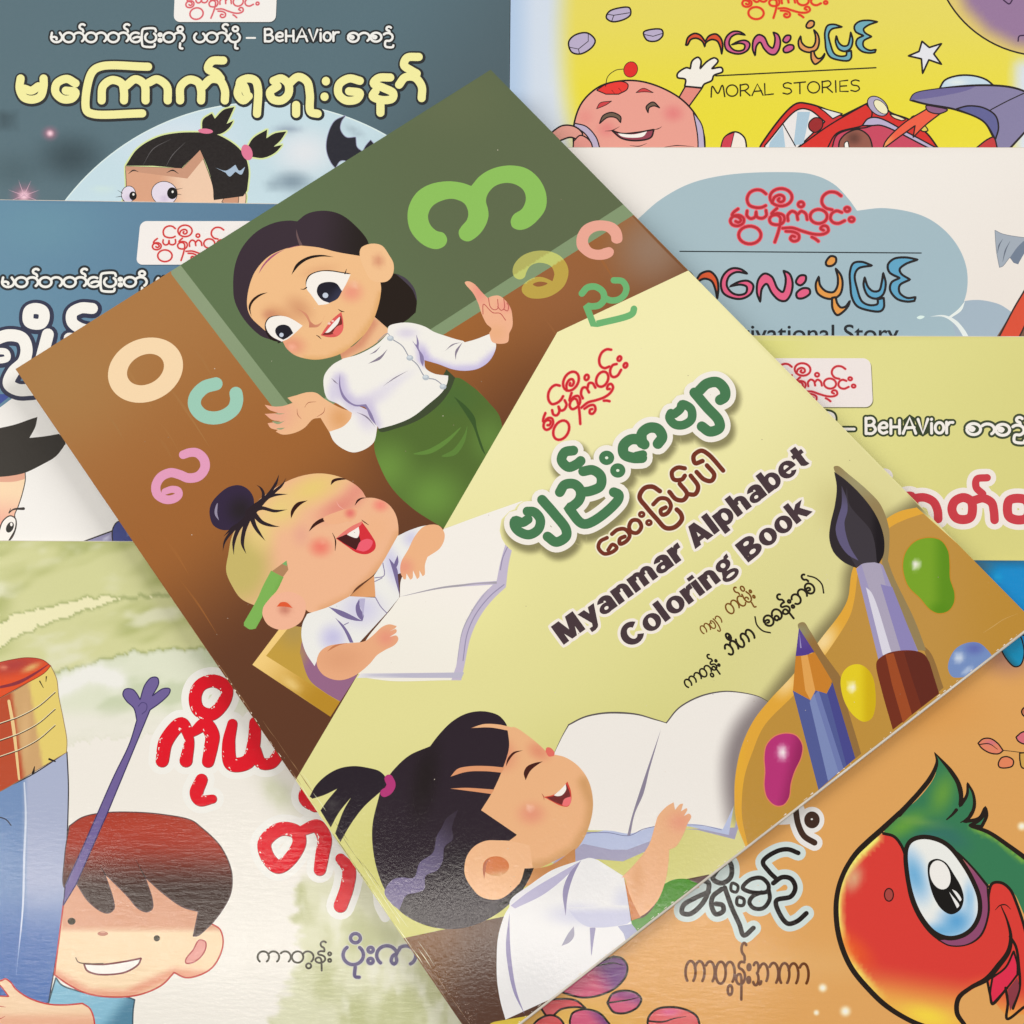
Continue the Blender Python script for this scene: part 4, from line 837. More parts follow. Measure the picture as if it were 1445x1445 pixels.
    er.fill(P(*Z, "555,400 570,310 620,240 700,200 790,197 870,200! 1000,230! 1020,385! 965,390! 940,470 880,540 810,590 740,600 660,575 600,510 565,450"), G((240, 184, 138), 5))
    er.shape(G((214, 124, 74), 3).lin((700, 1224), (702, 1238), (226, 172, 124)), [ellipse(540 + 770 * .2076, 1145 + 372 * .2076, 18.5, 14)])
    er.fill(P(*Z, "690,460! 680,390 695,345 730,315! 705,360 700,400"), (184, 110, 80))
    hr.fill(P(*Z, "965,388! 1028,385! 990,470 900,600 860,625! 780,640! 880,560 940,470"), (34, 28, 28))
    bd_ = gr.sub('hair_band'); bd_.shape((182, 58, 118), strokes=[Stroke(smooth(P(420, 960, 300, "620,670 635,710 615,750 590,765"), False), [12.5, 13, 12])])
    # blouse
    bl = gr.sub('blouse')
    bl.fill(P(*Z, "835,1415! 800,1290 778,1150 775,1000 785,850 830,700 860,650! 870,600 1000,500 1150,400 1300,345 1400,315!") + P(800, 1145, 300, "100,320 160,316 210,330! 290,380 385,440! 410,580 435,745! 465,790 480,815! 400,880! 0,1225!"),
            G((232, 227, 224), 6).blob(812, 1290, 60, 24, (190, 188, 212), .9).blob(880, 1270, 24, 30, (190, 190, 214), .6).blob(740, 1255, 22, 60, (214, 208, 222), .4, 50).lin((770, 1420), (700, 1330), (236, 232, 228), .3))
    bl.fill(P(*Z, "1340,340! 1200,420 1000,540 870,640! 900,660! 1100,560 1280,410"), (184, 176, 202))
    bl.fill(P(*Z, "1350,330! 1270,420 1225,540 1243,710! 1260,560 1300,430"), (148, 138, 172))
    bl.fill(P(*Z, "862,690! 838,900 850,1050 890,1230 965,1380! 910,1220 880,1050 865,880"), (154, 144, 178))
    bl.fill(P(*Z, "1300,780! 1260,830 1215,915! 1270,890 1300,850"), (160, 154, 172)); bl.fill(P(*Z, "1410,790! 1445,790! 1420,985!"), (154, 146, 178))
    Y8 = (800, 1145, 300)
    bl.fill(P(*Y8, "0,650! 60,730 130,780 220,790 330,780 410,765! 435,745! 420,640! 300,640 150,650"), G((196, 194, 214), 5).lin((840, 1290), (840, 1276), (232, 227, 224)))
    bl.fill(P(*Y8, "155,790! 195,795! 165,980!"), (150, 142, 176)); bl.fill(P(*Y8, "345,780! 440,765! 480,815! 400,880! 385,830"), (168, 168, 196), sm=False)
    gn = Part(B, 'printed_green_chair'); gn.fill(P(*Y8, "440,765! 440,740 520,720 590,650 650,500! 720,465 800,458 870,475 890,490! 480,815!"), (76, 140, 44))
    gn.fill(P(*Y8, "830,465! 970,432! 890,490!"), (104, 80, 76), sm=False)
    ar = gr.sub('arm')
    ar.fill(P(*Z8, "370,1630! 440,1560 510,1480! 560,1400 600,1270! 620,1210 680,1145 725,1118! 735,1170! 770,1130 790,1128! 775,1180! 815,1158 818,1172! 795,1212! 830,1195 845,1215 820,1265 790,1340 740,1420 695,1440! 690,1530 670,1650 620,1780 540,1870 500,1895! 440,1920! 420,1780 390,1630"),
            G((234, 176, 132), 5).blob(960, 1160, 30, 24, (230, 152, 124), .8).blob(900, 1240, 16, 50, (214, 150, 100), .5))
    ar.fill(P(*Y8, "388,450! 440,600 500,720! 440,742!"), (204, 124, 70))
    # ---- lettering
    t0 = Part(B, 'printed_title', label='printed title in fat green letters with white rim')
    strokes = []
    def add(Zq, q, wd, closed=False): strokes.append((smooth(P(*Zq, q), closed), wd, closed))
    Za, Zb, Zc = (700, 480, 250), (900, 500, 300), (700, 700, 250)
    add(Zc, "255,125 310,130 360,190 345,270 270,315 190,290 150,240 155,200 215,215 260,190", 13.5)
    add(Zc, "375,30 480,150 570,270 570,330 490,375 420,330", 14)
    add(Za, "520,1240 560,1180 640,1175 690,1230 680,1300 630,1350 590,1370! 720,1500 990,1310 1000,1260 960,1240", 14)
    add(Za, "690,1240 770,1230 850,1190 855,1110 790,1060 710,1070", 14)
    add(Za, "630,900 560,915 535,980 590,1035 660,1010 690,985", 14)
    for u, v in ((902, 960), (993, 1063)): t_ = (700 + u * .173, 480 + v * .173); strokes.append((ellipse(t_[0], t_[1], 5.8, 5.2), 10, True))
    add(Za, "1190,960 1120,960 1045,930 1040,860 1100,810 1170,815 1210,850", 15)
    add(Za, "1190,840 1190,760 1250,715 1320,725 1355,790 1320,845", 15)
    add(Zb, "225,400 215,430 250,475 310,480 365,440 360,370 300,340 290,370 250,405", 12.5)
    add(Zb, "385,260 470,360 550,450 555,500 490,525 435,490", 14.5)
    add(Zb, "420,245 470,200 540,190 590,240 590,290 560,310", 15)
    add(Zb, "-10,690 35,680 ", 12)
    # printed drop shadow, rim, fill
    allp = [q for q, _, _ in strokes]; shp = []
    tc = G(limec, 4)
    for q, wd, c in strokes:
        pass
    A_ = np.concatenate([q[:-1] for q in allp]); B2 = np.concatenate([q[1:] for q in allp])
    def shadow_col(xy):
        d = seg_dist(xy - np.array([3.5, 7.5]), A_, B2)[0]; return mix(limec(xy), (112, 104, 70), .75 * ss((24 - d) / 12))
    sp = t0.sub('soft_shadow')
    sp.shape(G(shadow_col, 3), strokes=[Stroke(q[::2] + np.array([3.5, 7.5]), 48, c) for q, wd, c in strokes], step=3)
    t0.shape((243, 234, 222), strokes=[Stroke(q, wd + 15.5, c) for q, wd, c in strokes])
    t0.shape((74, 122, 82), strokes=[Stroke(q, wd, c) for q, wd, c in strokes])
    for u, v in ((902, 960), (993, 1063)):
        c_ = (700 + u * .173, 480 + v * .173); t0.shape((74, 122, 82), [ellipse(c_[0], c_[1], 8, 7)]); t0.shape((230, 236, 214), [ellipse(c_[0], c_[1], 2.3, 2)])
    t1 = Part(B, 'printed_subtitle', label='printed red-brown subtitle'); strokes = []
    add(Zc, "905,340 850,370 835,420 880,470 950,455 985,420 950,395 915,440", 4.6)
    add(Zc, "945,310 990,275 1050,270 1090,320 1060,370 1010,390 1010,350 1050,330", 4.8); add(Zc, "1085,250 1110,200 1160,200 1185,250 1150,300 1100,290", 4.8, True)
    add(Zc, "1188,150", 1); strokes.pop()
    for u, v in ((1188, 150), (1247, 217)): strokes.append((ellipse(700 + u * .173, 700 + v * .173, 3.2, 2.9), 3.6, True))
    add(Za, "1335,1235 1280,1190 1210,1200 1180,1270 1260,1400 1340,1500 1400,1540 1470,1520", 5.4)
    strokes.pop()
    add(Zb, "150,930 100,900 45,910 12,970 60,1040 130,1120 190,1180 250,1175 300,1120 290,1080 265,1055", 5.6)
    add(Zb, "105,1020 150,980 200,985 225,1030 200,1080 165,1090 155,1060 190,1040", 5)
    add(Zb, "215,935 260,985 310,990 335,950 285,880", 5.4); add(Zb, "335,950 390,950 410,900 360,825", 5.4); add(Zb, "320,775 270,770 232,800 245,850 300,850 320,825", 5.2)
    add(Zb, "400,800 450,850 500,860 520,820 470,755", 5.4); add(Zb, "440,725 390,740 380,690 430,655 480,680 580,790", 5.4)
    strokes = [(q, w_ * 1.2, c) for q, w_, c in strokes]; t1.shape((243, 232, 200), strokes=[Stroke(q, w_ + 4.5, c) for q, w_, c in strokes]); t1.shape((116, 54, 40), strokes=[Stroke(q, w_, c) for q, w_, c in strokes])
    en = Part(B, 'printed_english_title', label='printed words Myanmar Alphabet Coloring Book')
    dark = (74, 58, 62)
    heavy(en, 'Myanmar', (795.5, 910), (970, 784.5), 31.5, dark, (244, 232, 218), 4.2)
    heavy(en, 'Alphabet', (981, 775), (1144.5, 652), 31.5, dark, (244, 232, 218), 4.2)
    heavy(en, 'Coloring', (888, 916), (1041, 802), 31.5, dark, (244, 232, 218), 4.2)
    heavy(en, 'Book', (1056, 794), (1147, 722), 31.5, dark, (244, 232, 218), 4.2)
    cr1 = Part(B, 'printed_poet_credit', label='small brown credit line'); br_ = (124, 78, 32)
    burm(cr1, 'ka ba yap aa', (993, 896), (1021, 878), 12.5, 1.9, br_); burm(cr1, 'ta nga asat ma i u vis', (1030, 868), (1068, 843), 15.5, 2.3, br_)
    cr2 = Part(B, 'printed_artist_credit', label='black credit line in brackets'); bk_ = (42, 36, 26)
    burm(cr2, 'ka aa ta ew nas asat vis', (971, 972), (1018, 939), 12.5, 2.5, bk_)
    burm(cr2, 'tha ii ha aa', (1030, 926), (1068, 900), 17, 3.2, bk_)
    cr2.shape(bk_, strokes=[Stroke(smooth(P(940, 700, 250, "725,985 740,1050 790,1100 850,1115"), False), 2.2), Stroke(smooth(P(940, 700, 250, "1155,650 1220,670 1270,720 1285,790"), False), 2.2)])
    burm(cr2, 'sa kha na asat vis', (1084, 886), (1124, 856), 15.5, 3.1, bk_); burm(cr2, 'tha sa asat', (1124, 855), (1153, 832), 15.5, 3.1, bk_)
    lg = Part(B, 'printed_word_mark', label='red curly word mark')
    logo(lg, (752.2, 562.8), (.2626, -.195), (.106, .3107), 2.9)
    # ---- crease, scuffs and painted edge highlights along the folded spine
    sc = Part(B, 'spine_scuffs_highlights', kind='stuff')
    e0, e1 = np.array([21.8, 520.8]), np.array([679, 1485.]); nn_ = np.array([.826, -.563])
    def tone(t): return (150, 112, 78) if t < .6 else (240, 236, 196) if t < .665 or .73 < t < .862 else (92, 84, 84) if t < .74 else (156, 124, 96)
    for off0, t0_, t1_, wd_, p_ in ((9, .52, .98, .9, .16), (13, .60, .90, .7, .35), (1.2, .40, .985, 1.0, .3)):
        t = t0_; off = off0
        while t < t1_:
            L_ = .012 + .03 * rnd.random(); off2 = off + (rnd.random() - .5) * 2.4 + (off0 - off) * .3
            if rnd.random() > p_:
                a, b = e0 + (e1 - e0) * t + nn_ * off, e0 + (e1 - e0) * (t + L_) + nn_ * off2; m_ = (a + b) / 2 + nn_ * (rnd.random() - .5)
                sc.shape(tone(t), strokes=[Stroke(smooth([tuple(a), tuple(m_), tuple(b)], False), [.15, wd_ * (.5 + .7 * rnd.random()), .15])])
            t += L_; off = off2
    for t in np.arange(.435, .60, .0085):  # bright dashes paint the highlight that runs along the fold
        if rnd.random() < .4: continue
        a = e0 + (e1 - e0) * t + nn_ * (.8 + rnd.random()); b = a + (e1 - e0) * .006 * rnd.random()
        sc.shape((246, 230, 204), strokes=[Stroke([tuple(a), tuple(b)], [.3, 1.5 * rnd.random() + .3])])
    for i in range(120):       # rubbed laminate near the lower spine corner
        t = .885 + .1 * rnd.random(); a = e0 + (e1 - e0) * t + nn_ * (8 + abs(rnd.gauss(0, 10)))
        sc.shape((190, 160, 140) if rnd.random() < .5 else (140, 110, 96), strokes=[Stroke([tuple(a), tuple(a + np.array([rnd.random() * 1.4, rnd.random() * 1.2]))], [.3 + .5 * rnd.random(), .3])])
    for t in np.arange(.02, .97, .012):     # worn white flecks on the trimmed bottom edge
        if rnd.random() < .45: continue
        p0, p1 = np.array([679, 1485.]), np.array([1460, 878.]); a = p0 + (p1 - p0) * t + np.array([-.5, -.8]) * (1 + 1.5 * rnd.random())
        sc.shape((232, 218, 200), strokes=[Stroke([tuple(a), tuple(a + (p1 - p0) * .006 * rnd.random() + .1)], [.5, 1.6 * rnd.random() + .4])])
    sc.shape((206, 164, 98), strokes=[Stroke(smooth(P(1145, 650, 300, "1165,1172 1230,1130 1305,1080 1400,1040"), False), [.2, .9, .6, .2])])  # small scratch by the right corner, its crease highlight painted as a pale stroke
    dt = Part(B, 'dust_specks', kind='stuff')
    for i in range(90):
        x, y = 80 + 1250 * rnd.random(), 180 + 1200 * rnd.random()
        if in_poly(np.array([[x, y]]), B.quad)[0]:
            c = (222, 206, 186) if rnd.random() < .5 else (150, 130, 110)
            dt.shape(c, [ellipse(x, y, .35 + .5 * rnd.random(), .3 + .4 * rnd.random(), n=8)])
    B.done()
front_book()
# ================================================================== left column
def night_book():
    base = G((90, 112, 120), 12).lin((500, 40), (700, 180), (82, 98, 104)).blob(100, 222, 70, 48, (58, 74, 80), .9).blob(8, 169, 24, 18, (62, 78, 84), .9).blob(20, 240, 60, 40, (72, 92, 98), .6)
    B = Book('night_story_book', 'dark teal story book with a moon, a bat and a girl with pigtails, top left',
             [(-90, -58), (720, -58), (712, 960), (-160, 960)], .003, base, M_satin, rim=[(0, -.9), (0, -.9), (0, 0), (0, 0)])
    k = Part(B, 'printed_star')
    for x, y, r in ((70.6, 188.2, 16), (34, 276, 26)):
        s = B and Part(B, 'printed_star') if x < 50 else k
        s.shape(G(base, 2).blob(x, y, r, r * .9, (176, 110, 130), .8).blob(x, y, r * .45, r * .42, (240, 196, 206), 1.2), [ellipse(x, y, r, r * .9)])
        if x < 50:
            for a in (20, 65, 110, 160, 200, 340): s.shape((214, 170, 186), strokes=[Stroke([(x, y), (x + r * .9 * math.cos(math.radians(a)), y - r * .9 * math.sin(math.radians(a)))], [1.4, .1])])
    m = Part(B, 'printed_moon')
    m.shape(G((196, 216, 222), 7).blob(250, 200, 120, 60, (214, 222, 232), .9).blob(430, 215, 70, 50, (226, 226, 228), .9).blob(406, 182, 30, 10, (150, 164, 178), .9).blob(412, 256, 42, 22, (130, 148, 160), .95).blob(385, 262, 18, 12, (140, 158, 168), .6)
            .blob(500, 185, 26, 10, (160, 176, 184), .7, 30).blob(400, 252, 8, 30, (200, 210, 216), .0).blob(145, 268, 26, 8, (206, 224, 214), .7), [ellipse(371, 494.8, 351, 351, 0, 160)])
    m.shape(G((220, 232, 232)), strokes=[Stroke(arc(371, 494.8, 350, 215, 300, n=60), 1.6)])
    Z = (0, 0, 400); g = Part(B, 'printed_girl', label='printed girl with two short pigtails'); sk = (44, 40, 38); gl = (214, 224, 158)
    hq = smooth(P(*Z, "640,845! 700,760 800,700 900,678 1020,675 1090,680 1200,740 1250,800 1268,870 1260,970! 1240,1000! 1090,1020! 1085,950 1060,860 1020,765! 925,858! 780,845!"))
    p1 = smooth(P(*Z, "1030,665! 1035,610 1080,578! 1095,605! 1140,560 1195,545! 1170,600 1155,632! 1190,615! 1170,650 1130,680 1085,688!"))
    p2 = smooth(P(*Z, "1255,765! 1290,705 1362,660! 1358,705! 1400,680 1460,670! 1430,715 1395,748! 1440,738! 1400,780 1340,805 1285,800!"))
    fq = smooth(P(*Z, "640,848! 930,858! 1020,765! 1085,950 1090,1012! 1130,960 1200,945 1250,980 1250,1060! 1240,1120! 600,1120! 615,1050 640,990"))
    g.shape(gl, strokes=[Stroke(q, 4.5, True) for q in (hq, p1, p2, fq)])
    h = g.sub('hair'); f = g.sub('face')
    f.shape(G((236, 198, 168), 5).lin((258, 240), (220, 246), (216, 160, 128)), [fq]); f.shape(sk, strokes=[Stroke(fq, .9, True)])
    f.fill(P(*Z, "640,848! 930,858! 1020,765! 1045,800! 955,910! 640,870!"), (200, 148, 120), sm=False)
    f.fill(P(*Z, "1130,1030! 1150,1000 1190,985 1215,1000 1210,1060!"), (204, 150, 120), sk, .8)
    h.shape(G((42, 38, 38), 6), [hq, p1, p2])
    h.shape((96, 92, 92), strokes=[Stroke(smooth(P(*Z, q), False), [.2, 1.2, .2]) for q in ("730,840 780,760 870,710", "845,850 880,790 945,725")])
    h.fill(P(*Z, "1100,855! 1150,870 1200,840! 1220,870 1250,850! 1230,890 1200,875! 1170,900 1150,880!"), (168, 186, 204))
    bn = g.sub('hair_band'); bn.shape((222, 120, 148), [ellipse(290, 185, 10.5, 3.6, 4), ellipse(348.5, 215, 7.5, 11.5, -20)])
    e = g.sub('eye')
    for cx, cy, rx, ry, px, py, pr in ((655, 990, 36, 42, 678, 998, 19), (838, 985, 66, 60, 878, 985, 26)):
        q = ellipse(cx * .2768, cy * .2768, rx * .2768, ry * .2768, 12); e.shape(G((226, 214, 226), 4).blob(q[:, 0].mean(), 280, 10, 8, (200, 184, 206), .8), [q]); e.shape(sk, strokes=[Stroke(q, .9, True)])
        e.shape((30, 28, 30), [ellipse(px * .2768, py * .2768, pr * .2768, pr * .32)]); e.shape((240, 238, 236), [ellipse(px * .2768 + .6, py * .2768 - 2, 1.5, 1.8)])
    e.shape(sk, strokes=[Stroke(smooth(P(*Z, q), False), wd) for q, wd in (("655,885 680,868 705,875", [.4, 2, .4]), ("850,880 880,868 910,885", [.4, 2.2, .4]), ("900,965 930,960", [1, .3]), ("905,990 925,992", [1, .3]), ("625,985 600,970", [.9, .3]), ("620,1000 590,1005", [.9, .3]))])
    b = Part(B, 'printed_bat'); Z = (350, 0, 400)
    q = P(*Z, "495,590! 440,620 405,700 402,770 425,830 445,855! 470,820 500,820 515,850! 660,800! 720,760! 695,712! 680,745! 650,745! 625,715! 600,745 585,775! 555,750 548,700! 500,700 470,660 475,620")
    b.shape((150, 150, 176), strokes=[Stroke(smooth(q), 2, True)]); b.fill(q, (46, 46, 54))
    t = Part(B, 'printed_title', label='pale yellow title with black rim'); Z = (0, 0, 400); S_ = []
    def add(Zq, q, wd=11.5, c=False): S_.append((smooth(P(*Zq, q), c), wd, c))
    for q in ("105,400 100,450 120,495 162,508 205,492 222,440 222,400", "125,452 160,462 195,440", "385,425 340,402 290,425 283,470 320,505 370,500 385,470 335,462", "755,340 510,340 465,375 440,560 470,580 725,578",
              "518,512 525,440 570,408 620,425 632,470 632,512", "640,440 690,404 735,430 742,512", "760,420 800,404 850,440 855,512", "918,512 922,440 965,406 1010,420 1025,460 1025,512", "1035,440 1075,404 1120,410 1146,460 1146,512", "1138,308 1080,312 1060,350 1105,375 1125,400",
              "1255,470 1245,440 1222,420 1260,400 1300,410 1315,450 1310,580", "1222,430 1212,480 1240,512 1268,490"): add(Z, q)
    Z = (350, 0, 400)
    for q in ("150,440 112,470 125,505 170,512 205,480 205,430 170,400 130,412", "205,430 255,392 300,415 315,480 320,570 355,580", "245,535 245,580", "397,412 397,415", "390,492 390,494", "570,412 515,400 465,430 462,480 500,512 555,505 570,475 515,465", "725,395 665,398 640,425 690,448 740,475 735,502 685,510 635,490 650,465", "675,520 675,575",
              "770,432 800,395 850,395 885,440 885,500", "870,290 810,295 795,332 830,358 860,375"): add(Z, q)
    t.shape((48, 50, 52), strokes=[Stroke(q + np.array([.8, .8]), w_ + 6.5, c) for q, w_, c in S_]); t.shape((240, 232, 158), strokes=[Stroke(q, w_, c) for q, w_, c in S_])
    s = Part(B, 'printed_series_line', label='white series line above the yellow title'); wh, dk = (238, 234, 228), (46, 50, 52)
    burm(s, 'ma ta asat ta ta asat e rak pa vis ta i u', (72, 59.5), (262, 59.5), 13.5, 3.2, wh, dk, 2.6)
    burm(s, 'pa ta asat pa i u', (274, 59.5), (340, 59.5), 13.5, 3.2, wh, dk, 2.6); s.shape(wh, strokes=[Stroke([(348, 53.5), (360, 53.5)], 2.6)])
    hand_latin(s, 'BeHAVior', (373, 58.5), (480, 57.5), 17.5, 3.2, wh, dk, 2.4); burm(s, 'sa aa sa ng', (491, 59), (555, 58.5), 12.5, 3.2, wh, dk, 2.6)
    lb = Part(B, 'printed_label', label='white rounded label with red word mark')
    q = rrect(245, -32, 389, 31, 9, .04); lb.shape((70, 80, 84), [q + np.array([.8, 1.6])]); lb.shape((240, 234, 228), [q])
    logo(lb, (264, -24), (.229, 0), (-.02, .228), 2.0, (214, 96, 104), (240, 200, 196), 1.2)
    B.done()
night_book()
def blue_book():
    base = G((100, 138, 160), 16).lin((0, 300), (420, 470), (92, 122, 148)).blob(60, 320, 130, 60, (104, 144, 162), .8)
    B = Book('blue_story_book', 'blue and white story book with a black haired child, poking out at the left edge', [(-140, 280.2), (690, 292.4), (690, 1395), (-200, 1380)], .006, base, M_satin, rim=[(0, -.9), (0, -.9), (0, 0), (0, 0)])
    Z = (0, 540, 300); w_ = Part(B, 'printed_white_ground')
    w_.fill([(-190, 600), (0, 575), (20, 560), (50, 553), (120, 560), (690, 600), (690, 1395), (-200, 1380)], (240, 234, 230), sm=False)
    w_.fill(P(0, 280, 300, "-60,1330! 100,1330! 180,1350! 60,1350! -60,1445!"), (62, 82, 156), sm=False)
    c = Part(B, 'printed_child', label='printed child with spiky black hair'); ink = (44, 38, 36)
    f = c.sub('face'); f.fill(P(*Z, "-60,600! 170,600! 172,660 150,760 120,850 100,900 112,960 90,1040 60,1080! 40,1140! -60,1140!"), G((246, 212, 172), 5).lin((10, 690), (5, 745), (240, 172, 148)), ink, 1.35)
    f.fill(P(*Z, "-60,600! 168,605! 168,655! 100,672 -60,675!"), (226, 164, 136))
    f.fill(P(*Z, "-10,1020! 20,940 70,905 105,925 105,990 60,1075! 40,1140! -60,1140!"), (246, 240, 232), ink, 1.76)
    f.shape((30, 26, 26), [ellipse(14, 744, 5, 8, 25)]); f.shape((246, 244, 242), [ellipse(16, 740, 1.8, 2.6)])
    f.shape(ink, strokes=[Stroke(smooth(P(*Z, "62,885 90,862 160,856"), False), [1.2, 2.6, 4]), Stroke(smooth(P(*Z, "62,885 72,855"), False), [2, .6])])
    h = c.sub('hair'); h.fill(P(*Z, "-60,320! 100,285 200,250 255,232! 240,300 200,375! 300,365 400,348! 430,375 447,415! 380,500 280,560 170,612 80,632 -60,645!"), (40, 36, 32))
    a = Part(B, 'printed_gadget', label='printed dark blue ball on a grey wing')
    a.fill(P(*Z, "540,1090! 770,1005! 800,1200! 540,1200!"), G((150, 144, 178)).blob(150, 760, 10, 5, (210, 206, 226), .9, -15), ink, 1.89, sm=False)
    a.fill(P(*Z, "765,1000 800,945 850,950 920,1060 960,1160 850,1180 780,1120"), G((62, 72, 138), 3).blob(182, 753, 5, 5, (150, 160, 180), .9), ink, 1.62)
    t = Part(B, 'printed_title', label='huge white title letters with navy rim'); Z = (0, 280, 300); S_ = []
    def add(q, wd=15.5, cl=False): S_.append((smooth(P(*Z, q), cl), wd, cl))
    add("242,748 292,765 300,810 282,848 240,855 196,838 190,800 200,762", 15.5, True)
    add("628,748 550,745 490,780 490,840 540,880 620,900"); add("470,950 560,960 640,1000")
    add("-40,960 60,930 150,950 180,1020 160,1110 90,1180 60,1260 120,1300 220,1300", 17); add("-60,1040 40,1045 50,1085 0,1100 -60,1090", 9); add("325,925 300,1020 270,1130", 17)
    t.shape((46, 50, 74), strokes=[Stroke(q + np.array([.5, .8]), w_ + 11, c) for q, w_, c in S_]); t.shape((242, 236, 228), strokes=[Stroke(q, w_, c) for q, w_, c in S_])
    s = Part(B, 'printed_series_line', label='white series line above the huge title'); wh, dk = (240, 236, 228), (38, 46, 52)
    burm(s, 'ma ta asat ta ta asat e rak pa vis ta i u', (3, 405), (209, 404.5), 13.5, 3.5, wh, dk, 3.2); burm(s, 'pa ta asat', (221, 404.5), (262, 404.5), 13.5, 3.5, wh, dk, 3.2)
    lb = Part(B, 'printed_label', label='white rounded label with red word mark'); q = rrect(192, 312, 354, 373.5, 9, .1); lb.shape((74, 100, 120), [q + np.array([.8, 1.4])]); lb.shape((240, 232, 226), [q])
    logo(lb, (214, 317), (.25, 0), (0, .232), 2.1, (206, 54, 54), (240, 190, 184), 1.2)
    B.done()
blue_book()
def vnoise(x, y, seed=0):
    xi, yi = np.floor(x).astype(int), np.floor(y).astype(int); fx, fy = ss(x - xi), ss(y - yi)
    def hsh(a, b):
        n = (a * 374761393 + b * 668265263 + seed * 982451653) & 0xffffffff; n = ((n ^ (n >> 13)) * 1274126177) & 0xffffffff
        return ((n ^ (n >> 16)) & 0xffff) / 65535.
    return (hsh(xi, yi) * (1 - fx) + hsh(xi + 1, yi) * fx) * (1 - fy) + (hsh(xi, yi + 1) * (1 - fx) + hsh(xi + 1, yi + 1) * fx) * fy
def fbm(x, y, seed=0, o=4): return sum(vnoise(x * 2 ** i, y * 2 ** i, seed + i) * .5 ** i for i in range(o)) / (2 - .5 ** (o - 1))
def watercolour(xy):
    x = xy[:, 0]; y = xy[:, 1]
    jag = (fbm(x / 9, y / 40, 7, 3) - .5) * 13
    n = fbm(x / 120 + 3, (y + .35 * x) / 46, 1, 3); n2 = fbm(x / 80, (y + .2 * x) / 38, 5, 4); cream = np.array([240, 232, 220.]); c = np.tile(cream, (len(x), 1))
    I = lambda px, py: np.interp(x, px, py)
    f1 = I([0, 62, 145, 170, 240, 320], [878, 858, 841, 846, 838, 838]) + jag; f2 = I([0, 73, 145, 172, 240, 320], [909, 877, 852, 846, 838, 838]) + jag
    f3 = I([0, 77, 128, 187, 300, 420], [962, 949, 937, 921, 914, 912]) + jag; f4 = I([80, 120, 207, 300, 420], [1055, 1048, 1038, 1025, 1020]) + jag * 1.3
    green = mix(np.array([212, 210, 152.]), np.array([172, 176, 108.]), ss((n - .45) * 3.0)); green = mix(green, np.array([230, 226, 196.]), .75 * ss((n2 - .55) * 4))
    def band(top, bot, col, a, edge):
        nonlocal c
        m = (y > top) & (y < bot); d = np.minimum(y - top, bot - y); k = a * (1 + 0 * y); cc = mix(col, np.array([142, 152, 92.]), edge * ss(1 - d / 5.)); c = np.where(m[:, None], mix(c, cc, np.clip(k, 0, 1)), c)
    band(700 + 0 * x, f1, green, 1, .55); band(f1, f2, np.tile(np.array([238, 230, 184.]), (len(x), 1)), 1, 0); band(f2, f3, green, .97, .6)
    # white tear and the pale wash under it
    band(f3, f4, mix(np.array([222, 224, 196.]), np.array([198, 206, 168.]), ss((n2 - .45) * 4)), .85 , .35)
    fade = ss((y - 955) / 70) * ss((1062 - y) / 60); c = mix(c, cream, .75 * ss((y - 990) / 30) * (y < 1062))
    tear = np.exp(-((y - I([80, 125, 185], [975, 950, 962]) - jag * .7) / 13.) ** 2) * ss((190 - x) / 30); c = mix(c, np.array([240, 236, 226.]), np.clip(tear * 1.6, 0, 1))
    # second wash at the lower right
    gx = I([0, 0], [0, 0]) + np.interp(y, [1180, 1250, 1300, 1340, 1400, 1445, 1600], [430, 416, 408, 418, 398, 376, 330]) + (fbm(x / 26, y / 12, 9, 3) - .5) * 30
    k = ss((x - gx) / 16) * ss((y - 1225) / 30); g2 = mix(np.array([214, 212, 172.]), np.array([180, 182, 122.]), ss((fbm(x / 46, y / 60, 21) - .38) * 3)); g2 = mix(g2, np.array([232, 228, 206.]), .7 * ss((fbm(x / 34, y / 80, 33) - .58) * 6))
    c = mix(c, g2, .8 * k)
    k3 = np.exp(-((x - 395 - .5 * (y - 1120)) / 20.) ** 2 - ((y - 1120) / 26.) ** 2); c = mix(c, np.array([204, 206, 166.]), np.clip(k3 * (fbm(x / 14, y / 14, 4) + .1), 0, .6))
    return c
